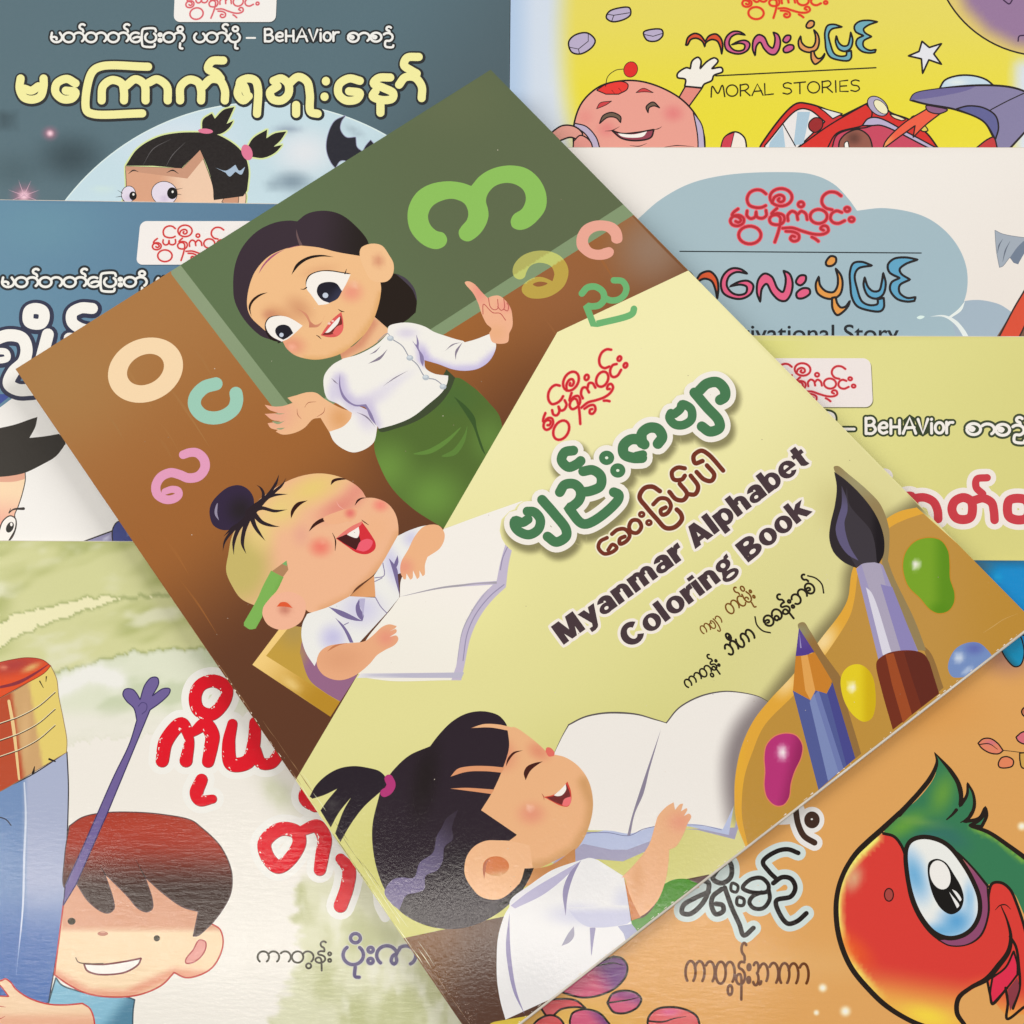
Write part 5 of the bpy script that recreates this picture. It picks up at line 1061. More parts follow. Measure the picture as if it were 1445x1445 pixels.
def wash_book():
    B = Book('watercolour_story_book', 'green watercolour story book with a red haired boy hugging a giant pencil, bottom left', [(-170, 762.5), (695, 767), (700, 1900), (-240, 1900)], .009, G(watercolour, 2.8), M_worn, rim=[(0, -.9), (0, -.9), (0, 0), (0, 0)])
    ink = (58, 54, 62); Z = (0, 900, 300); Y = (0, 1145, 300)
    pn = Part(B, 'printed_giant_pencil', label='printed giant pencil with red rubber end')
    b = pn.sub('pencil_body'); b.fill(P(*Z, "-60,1060! 200,940 455,775! 465,1000 462,1200") + P(*Y, "455,200 435,600 405,850 330,1300! -60,1400!"), G((172, 178, 202), 5).lin((40, 1150), (30, 1150), (118, 144, 184)).lin((60, 1240), (60, 1340), (78, 112, 172), .9), ink, 1.76)
    b.shape(G((208, 214, 228), 4).lin((30, 1300), (25, 1370), (110, 140, 190)), strokes=[Stroke(smooth(P(*Z, "165,985 175,1200") + P(*Y, "165,300 155,650 110,1110"), False), [2, 3, 3, 1])])
    b.shape(ink, strokes=[Stroke(smooth(P(*Z, "-20,1215 40,1235 75,1275"), False), 1.6)])
    b.shape((190, 194, 214), strokes=[Stroke(P(*Y, q), [.2, .8, .2]) for q in ("190,300 330,180", "200,230 420,60", "180,420 300,340")])
    fe = pn.sub('ferrule')
    fe.fill(P(*Z, "-60,440! 150,330 345,190! 385,280 400,400 430,550 455,700 452,780! 350,840 200,930 0,1045 -60,1070!"), G((230, 204, 112), 4).lin((50, 1000), (44, 1001), (208, 164, 112)).lin((25, 1010), (18, 1011), (188, 80, 52)).blob(36, 1030, 10, 60, (226, 182, 128), .6), (150, 120, 90), 1)
    fe.shape(G((236, 200, 140), 3), strokes=[Stroke(smooth(P(*Z, "60,430 90,600 130,960"), False), [4, 5, 3])])
    for dy in (0, 115, 225):
        q = [(a[0], a[1] + dy * .2076) for a in P(*Z, "-40,600 90,555 130,540 260,470 375,372")]; q = smooth(q, False)
        fe.shape((246, 230, 190), strokes=[Stroke(q - np.array([0, 1.2]), 1)]); fe.shape((70, 52, 44), strokes=[Stroke(q, 1.3)])
    fe.shape((44, 38, 34), strokes=[Stroke(P(*Z, q), wd) for q, wd in (("335,825 375,840", [3, 2]), ("235,875 225,920", [1, 4]), ("270,295 295,340", [1.8, .8]), ("315,265 312,300", [1.8, .6]))])
    ru = pn.sub('rubber'); ru.fill(P(*Z, "-60,180! 100,145 190,135 290,150 345,190! 300,240 150,325 -60,440!"), G((226, 84, 46), 3).blob(20, 938, 70, 22, (176, 66, 62), .95, -14).blob(44, 942, 22, 7, (226, 180, 110), .95, -24).blob(5, 942, 10, 5, (230, 140, 110), .9), (140, 60, 44), 1)
    ru.shape((140, 54, 64), strokes=[Stroke(smooth(P(*Z, "-40,345 120,305 250,235 330,180"), False), [3, 5, 3, 1])])
    bo = Part(B, 'printed_boy', label='printed boy with red-brown hair and wide grin')
    tr = bo.sub('shirt'); tr.fill(P(*Y, "380,1130! 330,1300! 300,1500! 640,1500 900,1480! 905,1350 915,1280! 860,1262 600,1240! 420,1180"), G((136, 186, 206), 4).lin((150, 1425), (170, 1440), (84, 132, 156)), (60, 84, 96), 2.16)
    f = bo.sub('face')
    fq = P(*Y, "435,600! 520,480! 900,380! 1400,600!") + P(200, 1145, 300, "475,765! 530,800 553,880 535,970 480,1060 400,1110 300,1130 220,1095!") + P(*Y, "1100,1180 950,1245 780,1262 600,1240 470,1180 370,1110!")
    f.fill(fq, G((246, 214, 174), 5).lin((120, 1316), (120, 1308), (220, 160, 128)).line(P(*Y, "370,1110 600,1240 850,1250 1180,1100 1400,1120"), 13, (228, 150, 120), .9), (196, 76, 68), 2.29)
    f.fill(P(200, 1145, 300, "390,875 432,885 435,930 400,990 340,1030 300,1030 300,1005 350,940"), (230, 156, 144), (176, 76, 76), 1.89)
    f.shape((60, 52, 36), [ellipse(101, 1300, 5.6, 5), ellipse(221.3, 1324, 4.4, 4.4)]); f.shape((196, 132, 110), [ellipse(145, 1317.5, 7.5, 3.2)])
    f.shape((222, 168, 140), [ellipse(145, 1315, 4, 1.6)])
    f.fill(P(*Y, "570,1035! 700,1040 850,1020 960,998! 940,1040 860,1090 760,1108 650,1105 590,1080"), (250, 244, 242), (128, 66, 70), 2.56)
    f.shape((90, 60, 50), strokes=[Stroke(smooth(P(*Y, "515,995 530,1022 580,1035 700,1035"), False), [1.4, 1.8, 1.8])])
    h = bo.sub('hair')
    h.fill(P(*Y, "470,100! 560,40 700,10 900,5 1100,20 1300,60") + P(200, 1145, 300, "400,105 530,230 600,370 615,470 600,570 540,680 475,765! 380,845 350,848! 385,680! 280,650 150,560 20,445!") + P(*Y, "985,445! 1035,600 1035,660 1000,683 940,660 870,580 710,420! 770,600 775,660 740,690 690,680 600,610 520,490! 440,520 440,300"),
           G((172, 64, 48), 6).lin((200, 1180), (200, 1262), (66, 46, 40)).blob(200, 1165, 110, 22, (186, 70, 50), .5), (92, 70, 70), 1.62)
    h.shape((60, 44, 40), strokes=[Stroke(P(*Y, "680,370 715,430"), [.3, 1.8]), Stroke(P(*Y, "920,325 985,445"), [.3, 1.8])])
    am = Part(B, 'printed_waving_arm', label='printed thin purple arm with three fingers')
    am.fill(P(*Y, "430,640! 515,500! 735,0!") + P(*Z, "1020,490! 1090,440 1150,380 1155,348 1110,345 1035,395! 1078,310 1070,272 1030,270 985,320 952,420! 930,380 900,350 850,350 835,385 860,430 910,480 930,560! 880,720 770,950 660,1200!") + P(*Y, "560,250! 445,500!"), (114, 98, 150), (64, 56, 96), 1.62)
    am.shape((84, 72, 120), strokes=[Stroke(smooth(P(*Z, "940,465 965,440 995,450 995,490 965,518"), False), 1.3)])
    ha = bo.sub('hand', label='printed hand and forearm hugging the pencil'); ha.fill(P(*Y, "-60,1500! -60,1150! 10,1150 35,1138 70,1160 110,1210 200,1270 330,1310 450,1315 560,1305! 610,1340 640,1420 640,1560!"), G((244, 208, 170), 5).lin((60, 1425), (60, 1440), (234, 176, 142)), (200, 70, 66), 2.29)
    ha.fill(P(*Y, "-60,1165! -5,1180 60,1258! -60,1252!"), (78, 108, 170), (200, 70, 66), 1.89)
    ha.shape((200, 80, 70), strokes=[Stroke(smooth(P(*Y, q), False), [2, 1.4, .4]) for q in ("-40,1320 0,1325 40,1330", "-40,1420 0,1410 35,1392")])
    t = Part(B, 'printed_title', label='rough red brush lettering on white halo'); S_ = []
    R1, R2 = (200, 900, 300), (200, 1145, 300)
    def add(Zq, q, wd=19.5, c=False): S_.append((smooth(P(*Zq, q), c), wd, c))
    add(R1, "490,292 572,340 560,430 470,520 385,490 362,400 400,320", 17.5, True)
    add(R1, "138,835 165,700 270,585 320,680 300,835", [18, 20, 19, 13, 18]); add(R1, "350,640 430,590 478,660 470,740 450,840", [12, 20, 20, 19, 17]); add(R1, "405,965 370,1060 395,1105 480,1095", [17, 19, 15, 12])
    add(R1, "615,585 590,720 610,855 720,840 760,720 770,575", [14, 18, 20, 20, 18, 16]); add(R1, "770,760 810,850 880,850 930,790", 16); add(R1, "1130,1030 1120,1090 1180,1130", 22)
    add(R2, "940,120 1050,140 1070,210 1000,330 925,375 855,310 835,210", 19, True); add(R2, "1090,130 1190,100 1240,180 1225,300 1210,395", [14, 19, 20, 19, 17]); add(R2, "1350,320 1405,390 1395,510 1350,640", [14, 19, 19, 19])
    hl = t.sub('white_halo')
    hl.shape((242, 237, 228), strokes=[Stroke(q, np.asarray(w_) + 21, c) for q, w_, c in S_] + [Stroke(smooth(P(340, 1145, 300, "930,560 940,640 980,720"), False), 14)])
    t.shape((150, 60, 62), strokes=[Stroke(q + np.array([.4, .4]), np.asarray(w_) + 1.2, c) for q, w_, c in S_]); t.shape((226, 30, 44), strokes=[Stroke(q, w_, c) for q, w_, c in S_])
    fk = t.sub('brush_gaps'); fk_shapes = []
    for q, w_, c in S_:
        for i in range(0, len(q) - 1):
            if rnd.random() < .5 and vnoise(q[i, :1] / 6, q[i, 1:] / 9, 3)[0] > .45:
                d = q[i + 1] - q[i]; L = np.hypot(*d)
                if L < .2: continue
                nrm = np.array([-d[1], d[0]]) / L * (1 if d[1] > 0 else -1); w0 = float(np.mean(w_)) / 2
                a = q[i] + nrm * (w0 + .6 - 3.2 * rnd.random()); fk_shapes.append(Stroke([tuple(a), tuple(a + d / L * (.5 + 1.8 * rnd.random()) + nrm * (rnd.random() - .5) * 2.5)], [.6 + 1.6 * rnd.random(), .4]))
    fk.shape((242, 237, 228), strokes=fk_shapes)
    cr = Part(B, 'printed_artist_credit', label='small dark credit line and purple name')
    burm(cr, 'ka aa ta ew nas asat vis', (363.5, 1358.5), (470, 1358.5), 16, 2.9, (64, 60, 48)); burm(cr, 'pa i u vis ja', (484, 1361), (586, 1362), 27, 5, (88, 78, 118), (206, 202, 190), 1.2)
    B.done()
wash_book()
# ================================================================== right column
def yellow_book():
    def yc(xy):
        x, y = xy[:, 0], xy[:, 1]; c = mix(np.array([228, 212, 96.]), np.array([232, 216, 60.]), ss(y / 180))
        d = np.hypot((x - 1115) / 1.0, (y - 40) / 1.5); left = ss((d - 300) / 45); blue = mix(np.array([208, 216, 228.]), np.array([178, 198, 222.]), ss((760 - x) / 40)); blue = mix(blue, np.array([224, 226, 232.]), .6 * ss((x - 760) / 40) * ss((y) / 160))
        return mix(c, blue, np.where(x < 1100, left, ss((x - 1418) / 26) * ss((y - 70) / 30)))
    B = Book('yellow_story_book', 'yellow moral stories book with a pink egg man, red car and purple spaceship, top right', [(721.5, -100), (1480, -100), (1540, 900), (712, 900)], .003, G(yc, 8), M_satin, rim=[(0, -.9), (0, -.9), (0, 0), (0, 0)])
    ink = (40, 34, 36); Z, Y = (700, 0, 400), (1045, 0, 400)
    r = Part(B, 'printed_rocks', label='three printed mauve rocks'); rc = (184, 170, 196)
    for o, i in (("575,60 620,42 680,40 685,75 650,100 590,110 562,90", ["562,72 600,78 680,65", "600,78 590,108"]), ("370,215 400,180 465,168 505,205 490,240 430,275 385,265", ["372,240 420,250 470,210 470,170", "420,250 425,272"]), ("752,165 790,150 845,152 850,180 820,208 770,205", ["752,175 800,185 850,170"])):
        r.fill(P(*Z, o), rc, ink, 2.31); r.shape(ink, strokes=[Stroke(P(*Z, q), 1.1) for q in i])
    e = Part(B, 'printed_egg_man', label='printed smiling pink egg man waving a white glove')
    e.fill(P(*Z, "925,510! 965,440! 1050,450! 985,540!"), (226, 138, 124), ink, 2.12, sm=False)
    e.fill(P(*Z, "962,440! 965,405 925,395 925,375 970,345 990,350! 1000,310 1030,292 1045,310 1040,350! 1080,310 1115,295 1132,310 1100,350! 1150,345 1155,365 1110,385 1100,410 1060,430 1050,448!"), (240, 232, 220), ink, 2.65)
    bo = e.sub('body'); bo.fill(P(*Z, "395,760! 398,630 440,520 530,440 640,412 740,415 850,450 950,510 1020,590 1060,690 1065,780! 1060,1000! 500,1000!"), G((232, 158, 142), 5).blob(950, 160, 22, 18, (226, 128, 124), .95).blob(856, 182, 20, 18, (226, 132, 126), .9).blob(826, 165, 18, 18, (228, 140, 130), .7), ink, 2.48)
    bo.fill(P(*Z, "400,628! 460,645 510,700 530,760! 540,850! 500,850! 480,720 440,670 400,650"), (190, 174, 198), ink, 1.77); bo.fill(P(*Z, "1005,570! 1050,640 1065,760! 1060,850! 1028,850! 1028,700"), (190, 174, 198), ink, 1.77)
    ar = e.sub('arm'); ar.fill(P(*Z, "240,720! 290,670 340,640 400,645 440,680 430,720! 420,715 380,700 330,715! 300,760!"), (228, 158, 142), ink, 2.31); ar.fill(P(*Z, "395,720! 430,690 480,720 500,800! 390,800!"), (228, 150, 138), ink, 1.94)
    fa = e.sub('face')
    fa.fill(P(*Z, "513,460! 560,430 640,415 672,430 668,455 625,480! 560,480!"), (230, 62, 56), ink, 1.59); fa.shape(ink, strokes=[Stroke(smooth(P(*Z, "558,440 570,390 610,358 648,352"), False), 1.1), Stroke(P(*Z, "590,460 605,478"), [.8, .3]), Stroke(P(*Z, "625,450 645,472"), [.8, .3])])
    q = ellipse(890, 98, 9.6, 11, 20); fa.shape((222, 52, 48), [q]); fa.shape(ink, strokes=[Stroke(q, 1, True)])
    for q in ("512,555! 530,525 590,515! 560,535", "713,472! 750,450 802,472! 755,468"): fa.fill(P(*Z, q), (206, 70, 72), ink, 1.06)
    for q in ("527,630! 545,590 590,573 635,595 635,625! 610,600 570,598", "775,575! 765,545 800,520 835,550! 805,540 780,550"): fa.fill(P(*Z, q), (112, 92, 76), ink, 1.77)
    fa.fill(P(*Z, "590,665! 640,680 720,675 805,660! 790,700 720,717 640,705"), (150, 70, 84), ink, 2.31); fa.fill(P(*Z, "620,680! 700,685 770,670! 750,695 690,702 640,695"), (244, 240, 236))
    fa.shape(ink, strokes=[Stroke(smooth(P(*Z, q), False), [.4, 1.3, .3]) for q in ("555,668 590,665 630,645", "800,662 830,655 845,645", "682,742 730,745 770,730", "850,752 920,742 1010,748")])
    eg = Part(B, 'printed_egg'); eg.fill(P(*Z, "1140,780! 1165,700 1220,672 1265,700 1280,780! 1260,850! 1150,850!"), (240, 228, 214), ink, 2.31); eg.fill(P(*Z, "1140,780! 1165,700 1215,674! 1190,780!"), (206, 66, 80), ink, 1.06)
    c = Part(B, 'printed_red_car', label='printed tilted red car with lamp')
    c.fill(P(*Y, "95,760! 110,730 280,530 350,530 520,590! 660,520! 700,500 760,570 860,610 950,680 1010,760! 1050,850! 80,850!"), G((214, 52, 48), 6).blob(1200, 190, 60, 40, (196, 64, 92), .8), ink, 2.65)
    gl = c.sub('window'); gl.fill(P(*Y, "125,740! 290,560 350,560 430,620! 290,755! 280,850! 100,850!"), (232, 226, 222), ink, 2.12); gl.fill(P(*Y, "150,725! 215,640! 240,850! 120,850!"), (172, 196, 210), sm=False); gl.fill(P(*Y, "270,740! 290,570! 355,570! 320,735!"), (172, 196, 210), sm=False)
    gl.fill(P(*Y, "395,545! 520,580! 470,605! 430,570!"), (226, 222, 220), ink, 1.77); gl.shape(ink, strokes=[Stroke(P(*Y, "215,630 280,745"), 1.6)])
    m = c.sub('mirror'); m.fill(P(*Y, "350,625 380,600 415,610 415,650 380,675 350,655"), (156, 46, 48), ink, 1.77)
    ho = c.sub('bonnet'); ho.fill(P(*Y, "290,755! 450,640 640,530! 670,570 660,610 620,640 490,680 440,760! 290,850!"), (216, 54, 48), ink, 2.12)
    ho.fill(P(*Y, "465,760! 490,690 560,660 640,650 670,640! 720,620 960,750! 970,850! 460,850!"), (200, 74, 96), ink, 2.12)
    bp = c.sub('bumper'); bp.fill(P(*Y, "620,640! 650,605 700,600 860,680 1000,755! 1020,850! 960,755! 720,640 670,640"), (186, 172, 200), ink, 2.12)
    la = c.sub('headlight'); q = ellipse(1045 + 700 * .2768, 541 * .2768, 17, 11, 42); la.shape((176, 166, 190), [q]); la.shape(ink, strokes=[Stroke(q, 1.4, True)]); q = ellipse(1045 + 715 * .2768, 545 * .2768, 12.5, 6.5, 46); la.shape((238, 228, 188), [q]); la.shape(ink, strokes=[Stroke(q, 1, True)])
    la.fill(P(*Y, "760,580! 800,590 840,610 820,615! 780,600"), (236, 220, 180), ink, 1.59); la.fill(P(*Y, "870,600 890,590 910,610 940,640 955,665 930,670 900,640"), (222, 200, 90), ink, 1.77)
    mo = c.sub('mouth'); mo.fill(P(*Y, "500,780! 505,720 540,680 600,660 650,690 670,740 670,850! 500,850!"), G((150, 92, 78), 4).blob(1205, 195, 16, 14, (92, 58, 50), .8), ink, 2.12); mo.fill(P(*Y, "530,760! 530,730 545,720 555,760!"), (244, 238, 230), ink, 1.42)
    s = Part(B, 'printed_spaceship', label='printed purple spaceship with flame')
    s.fill(P(*Y, "1015,450! 1040,410 1100,387 1180,385 1250,405 1295,440!"), G((196, 214, 224), 4).blob(1350, 116, 24, 8, (232, 236, 238), .8), ink, 2.65)
    s.fill(P(*Y, "865,510! 885,480 1000,455 1200,435 1350,440 1420,455 1480,480! 1480,640! 1370,760! 1320,850! 1300,740 1290,700! 1240,620 1100,560 940,530"), (134, 126, 160), ink, 3.00)
    s.fill(P(*Y, "865,510! 885,480 1000,455 1200,440! 1150,462 960,500"), (112, 104, 150)); s.fill(P(*Y, "1100,555! 1160,540 1240,550 1300,590 1315,650 1300,710! 1240,620"), (98, 98, 146), ink, 2.31)
    s.shape(ink, strokes=[Stroke(smooth(P(*Y, "1275,560 1350,520 1445,475"), False), 1.6)])
    fl = s.sub('flame'); fl.fill(P(*Y, "950,555! 1030,570! 940,640 880,700! 890,640! 820,690 725,760! 740,720 830,630"), G((236, 96, 70), 4).blob(1245, 200, 22, 22, (240, 180, 100), .9), ink, 1.94); fl.fill(P(*Y, "945,540 1000,545 1055,560 1010,580 955,565"), (140, 96, 130), ink, 1.77)
    s.fill(P(*Y, "1195,760! 1260,710 1290,700 1310,760! 1300,850! 1180,850!"), (196, 60, 62), ink, 2.12)
    pl = Part(B, 'printed_planet', label='printed purple planet')
    pl.shape(G((150, 118, 152), 7).line([tuple(a) for a in arc(1475, -65, 150, 90, 200)], 30, (222, 196, 110), 1), [ellipse(1475, -75, 158, 154, 0, 90)]); pl.shape(ink, strokes=[Stroke(ellipse(1475, -75, 158, 154, 0, 90), 2.4, True)])
    pl.shape((60, 40, 70), strokes=[Stroke(smooth(P(*Y, "1340,0 1370,20 1385,0"), False), 2), Stroke(smooth(P(*Y, "1415,210 1420,185 1460,180"), False), 2)])
    st = Part(B, 'printed_star'); st.fill(P(*Y, "855,285! 910,262! 925,210! 962,242! 1025,222! 985,275! 1025,328! 960,305! 928,375! 922,300!"), (226, 224, 232), ink, 2.65, sm=False)
    story_title(B, lambda x, y: (1022.5 + .7775 * (x - 1017.3), -217.9 + .74 * y - .0174 * x), [(216, 82, 52), (206, 96, 136), (222, 150, 92), (112, 168, 180)], 2.7)
    ln = Part(B, 'printed_rule'); ln.shape((50, 44, 34), strokes=[Stroke([(1010, 107), (1236, 95.5)], 1.9)])
    l2 = Part(B, 'printed_moral_stories', label='hand drawn words MORAL STORIES'); hand_latin(l2, 'MORAL', (1003.5, 137), (1094, 133.5), 16, 2.1, (52, 44, 30)); hand_latin(l2, 'STORIES', (1104, 133), (1217, 128.5), 16, 2.1, (52, 44, 30))
    lg = Part(B, 'printed_word_mark', label='red curly word mark'); logo(lg, (1045, -27), (.267, 0), (.01, .24), 2.6, (222, 62, 44), (236, 140, 70), 1.2)
    B.done()
yellow_book()
def white_book():
    B = Book('white_story_book', 'white story book with a blue-grey cloud behind its colourful title, right side', [(745, 208.5), (1530, 208.8), (1600, 1260), (735, 1260)], .006, G((238, 230, 221), 22).lin((1250, 230), (1440, 460), (232, 222, 212)), M_satin, rim=[(0, -.9), (0, -.9), (0, 0), (0, 0)])
    Z, Y = (900, 220, 300), (1145, 220, 300); cc = (166, 186, 192)
    c = Part(B, 'printed_cloud', label='printed blue-grey cloud')
    c.fill(P(*Y, "900,1100! 1000,1000 1050,985 1150,980 1280,1010 1360,1060! 1400,1400! 800,1400!"), G((162, 178, 190), 8))
    c.fill(P(*Z, "-300,700! -150,560 0,430 150,300 350,190 600,130 950,110 1180,125") + P(*Y, "150,190 250,290 310,372! 500,355 750,405 900,500 1010,640 1060,800 1040,980 950,1100! 1000,1300! -300,1300!") + P(*Z, "-300,1400!"), G(cc, 10).lin((1080, 300), (1240, 470), (160, 182, 190)))
    c.fill(P(*Y, "1045,985! 1020,1050 950,1100! 935,1092! 1000,1040"), (230, 234, 232)); c.fill(P(*Y, "805,1092! 900,1082 980,1115 1040,1180 1075,1240! 1040,1240! 980,1150 900,1095"), (228, 232, 230)); c.fill(P(*Y, "715,1100 740,1085 770,1092 760,1102 735,1110"), (220, 236, 238))
    w = Part(B, 'printed_grey_wing'); w.fill(P(*Y, "1247,505! 1300,530 1445,555 1500,560! 1440,640 1405,735! 1375,725! 1350,690! 1340,700 1300,750 1278,758! 1258,650"), (160, 168, 178), (120, 126, 136), .8)
    w.fill(P(*Y, "1350,690! 1400,620 1440,580! 1500,570! 1405,735! 1375,725!"), (112, 124, 142)); w.shape((100, 108, 122), strokes=[Stroke(smooth(P(*Y, q), False), [.3, 2, .4]) for q in ("1300,565 1275,610 1265,660", "1350,580 1320,640 1300,720")])
    rr = Part(B, 'printed_red_roof'); rr.fill(P(*Y, "1500,820! 1445,915 1380,1030 1250,1245! 1200,1400! 1500,1400!"), (120, 84, 64)); rr.fill(P(*Y, "1500,820! 1445,920 1380,1030 1240,1300! 1380,1300! 1500,1050!"), (216, 76, 50), (52, 34, 32), 2.4)
    story_title(B, lambda x, y: (x, y), [(222, 92, 52), (226, 96, 130), (226, 152, 74), (96, 162, 192)], 3.3)
    ln = Part(B, 'printed_rule'); ln.shape((38, 44, 48), strokes=[Stroke([(959.5, 354.6), (1300, 357)], 1.5)])
    tx = Part(B, 'printed_small_line', label='thin black words ending in vational Story'); latin(tx, 'tivational', (1046, 481.5), (1177, 481.5), 23, (40, 44, 48), .8); latin(tx, 'Story', (1191, 481.5), (1268, 481.5), 23, (40, 44, 48), .8)
    lg = Part(B, 'printed_word_mark', label='red curly word mark'); logo(lg, (1029, 265), (.388, 0), (0, .352), 3.6, (186, 48, 56), (232, 100, 112), 2.6)
    B.done()
white_book()
def lime_book():
    B = Book('lime_story_book', 'lime green story book with fat red title on a pale halo, right edge', [(750, 472.5), (1590, 476), (1680, 1560), (745, 1560)], .009, G((222, 215, 138), 18).lin((1200, 560), (1440, 700), (212, 204, 124)).blob(1080, 490, 90, 40, (218, 214, 122), .7), M_satin, rim=[(0, -.9), (0, -.9), (0, 0), (0, 0)])
    Z = (1145, 480, 300)
    lb = Part(B, 'printed_label', label='white rounded label with red word mark'); q = rrect(1010, 505.5, 1232, 574.5, 11, -.05); lb.shape((120, 116, 70), [q + np.array([1, 1.5])]); lb.shape((236, 224, 218), [q])
    logo(lb, (1080, 511), (.277, .004), (.01, .252), 2.6, (196, 46, 56), (236, 150, 150), 1.2)
    s = Part(B, 'printed_series_line', label='white BEHAVIOR line with dark green rim'); wh, dk = (240, 232, 222), (50, 62, 36)
    S_ = [Stroke(smooth(P(*Z, "60,520 100,495 145,510 150,545 120,560"), False), 5)]; s.shape(dk, strokes=[Stroke(x.p, x.r.mean() * 2 + 6) for x in S_]); s.shape(wh, strokes=S_)
    b_ = [(1190, 605.5), (1205.5, 605.5)]; s.shape(dk, strokes=[Stroke(b_, 9.5)]); s.shape(wh, strokes=[Stroke(b_, 3.8)])
    hand_latin(s, 'BeHAVior', (1221, 612), (1347, 611), 22, 4.0, wh, dk, 2.9); burm(s, 'sa aa sa ng', (1364, 613), (1446, 615), 15.5, 4.1, wh, dk, 3.2)
    t = Part(B, 'printed_title', label='fat red title letters on pale pink halo'); S_ = []
    def add(q, wd=12.3, c=False): S_.append((smooth(P(*Z, q), c), wd, c))
    add("560,1160 600,1080 680,1060 700,1100"); add("690,1075 770,1070 830,1100 858,1160 862,1215"); add("1035,1070 1085,1095 1095,1150 1080,1205 1030,1220 980,1205 955,1150 975,1095", 13, True)
    add("1100,1090 1170,1075 1225,1105 1240,1160 1245,1222"); add("1195,935 1125,945 1120,1000 1165,1045", 10.5); add("1400,1075 1460,1090 1480,1150 1460,1210 1400,1222 1345,1200 1332,1145 1345,1090", 13, True); add("1480,1100 1540,1080 1600,1110 1620,1222")
    hl = t.sub('pale_halo'); hl.shape((236, 224, 214), strokes=[Stroke(q, w_ + 15, c) for q, w_, c in S_]); hl.shape((236, 224, 218), [ellipse(1248, 672, 12, 11)])
    t.shape((198, 50, 62), strokes=[Stroke(q, w_, c) for q, w_, c in S_])
    B.done()
lime_book()
def orange_book():
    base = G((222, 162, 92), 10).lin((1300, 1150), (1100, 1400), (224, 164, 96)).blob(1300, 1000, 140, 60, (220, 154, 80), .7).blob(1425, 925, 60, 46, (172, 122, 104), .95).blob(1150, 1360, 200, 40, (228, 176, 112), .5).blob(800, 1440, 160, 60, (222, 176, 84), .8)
    B = Book('orange_story_book', 'orange story book with a big red and green parrot head, bottom right', [(700, 787), (1640, 792), (1720, 1900), (705, 1900)], .012, base, M_worn)
    ink = (42, 34, 30); Z, Y, X = (1145, 1145, 300), (1195, 900, 250), (800, 1145, 300); V = (1145, 650, 300)
    bg_ = Part(B, 'printed_blue_feathers', label='printed blue feathers and dark band at the top')
    bg_.fill(P(*V, "1000,600! 1700,600! 1700,1300! 1400,1300! 1400,1100! 1200,900!"), G((26, 136, 192), 5).lin((1400, 806), (1400, 792), (58, 88, 110)).blob(1408, 815, 10, 10, (60, 176, 214), .9).lin((1380, 830), (1400, 830), (16, 140, 206), .5).blob(1385, 800, 30, 20, (66, 110, 134), .9), sm=False)
    bg_.fill(P(*V, "1270,1240! 1400,1150! 1435,1230 1445,1320 1420,1390 1380,1400 1320,1340"), G((26, 140, 180), 3).lin((1425, 920), (1415, 930), (40, 96, 112)), ink, 2)
    bg_.shape(ink, strokes=[Stroke(smooth(P(*V, "1400,1160 1450,1190 1500,1180"), False), 2)])
    def leaf(q, c, lw=2, vein=None):
        l = Part(B, 'printed_petal'); l.fill(P(*q[0], q[1]), c, ink, lw)
        if vein: l.shape(ink, strokes=[Stroke(smooth(P(*q[0], vein), False), [lw * .8, lw * .7, .6])])
    leaf((Y, "1070,860! 1110,825 1170,822 1230,860 1275,920! 1240,945 1170,940 1100,900"), G((226, 130, 100), 3).blob(1398, 1048, 14, 5, (206, 110, 130), .9), 2, "1080,870 1160,865 1230,910")
    leaf((Y, "1235,1030 1260,980 1310,970 1358,1000 1350,1045 1290,1062 1245,1055"), (228, 132, 92), 2); leaf((Y, "1380,810! 1430,770 1520,760! 1520,860! 1440,865 1395,840"), G((214, 110, 120)), 2); leaf((Y, "1425,600 1445,570 1500,560 1500,650 1440,635"), (190, 110, 80), 2)
    leaf((Y, "1410,940! 1480,935! 1500,1060! 1430,1060 1412,1000"), (206, 160, 80), 2); Part(B, 'printed_stem').shape(ink, strokes=[Stroke(smooth(P(*Y, "1275,918 1340,925 1420,935"), False), 1)])
    pk = (206, 90, 120); pu = (112, 62, 122)
    leaf((X, "-60,1220! 120,1060! 320,985! 375,1000 410,1050 400,1120 330,1200 220,1250 100,1265 0,1240"), G(pk, 4).lin((830, 1380), (858, 1362), pu), 3, "200,1050 320,1030 385,1050")
    leaf((X, "275,1300! 310,1240 390,1218 470,1235 505,1275 480,1330 400,1370 320,1365 290,1330"), G(pk, 3).lin((880, 1418), (884, 1405), (150, 74, 124)), 3.2, "285,1300 360,1290 420,1280 495,1262")
    leaf((X, "550,1500! 555,1400 610,1345 700,1330 800,1345 880,1390 905,1460! 905,1560! 560,1560!"), G((222, 104, 104), 4).blob(945, 1428, 26, 10, (220, 110, 150), .9), 3.2, "560,1425 650,1430 740,1405 810,1395")
    leaf((X, "-200,1300! -60,1275 60,1285 130,1340! 60,1330 -40,1345 -120,1400"), G((216, 92, 96), 4), 3); leaf((X, "20,1420! 40,1370 120,1345 220,1370 290,1445! 300,1560! 20,1560!"), G(pk, 4).lin((830, 1440), (850, 1425), pu), 3); leaf((X, "-260,1500! -200,1420 -120,1385 -60,1400 -20,1450 -10,1560! -260,1560!"), G((206, 82, 84), 4), 3)
    # parrot
    pr = Part(B, 'printed_parrot', label='printed parrot head, red face, green crest, big blue rimmed eye')
    cr = pr.sub('crest')
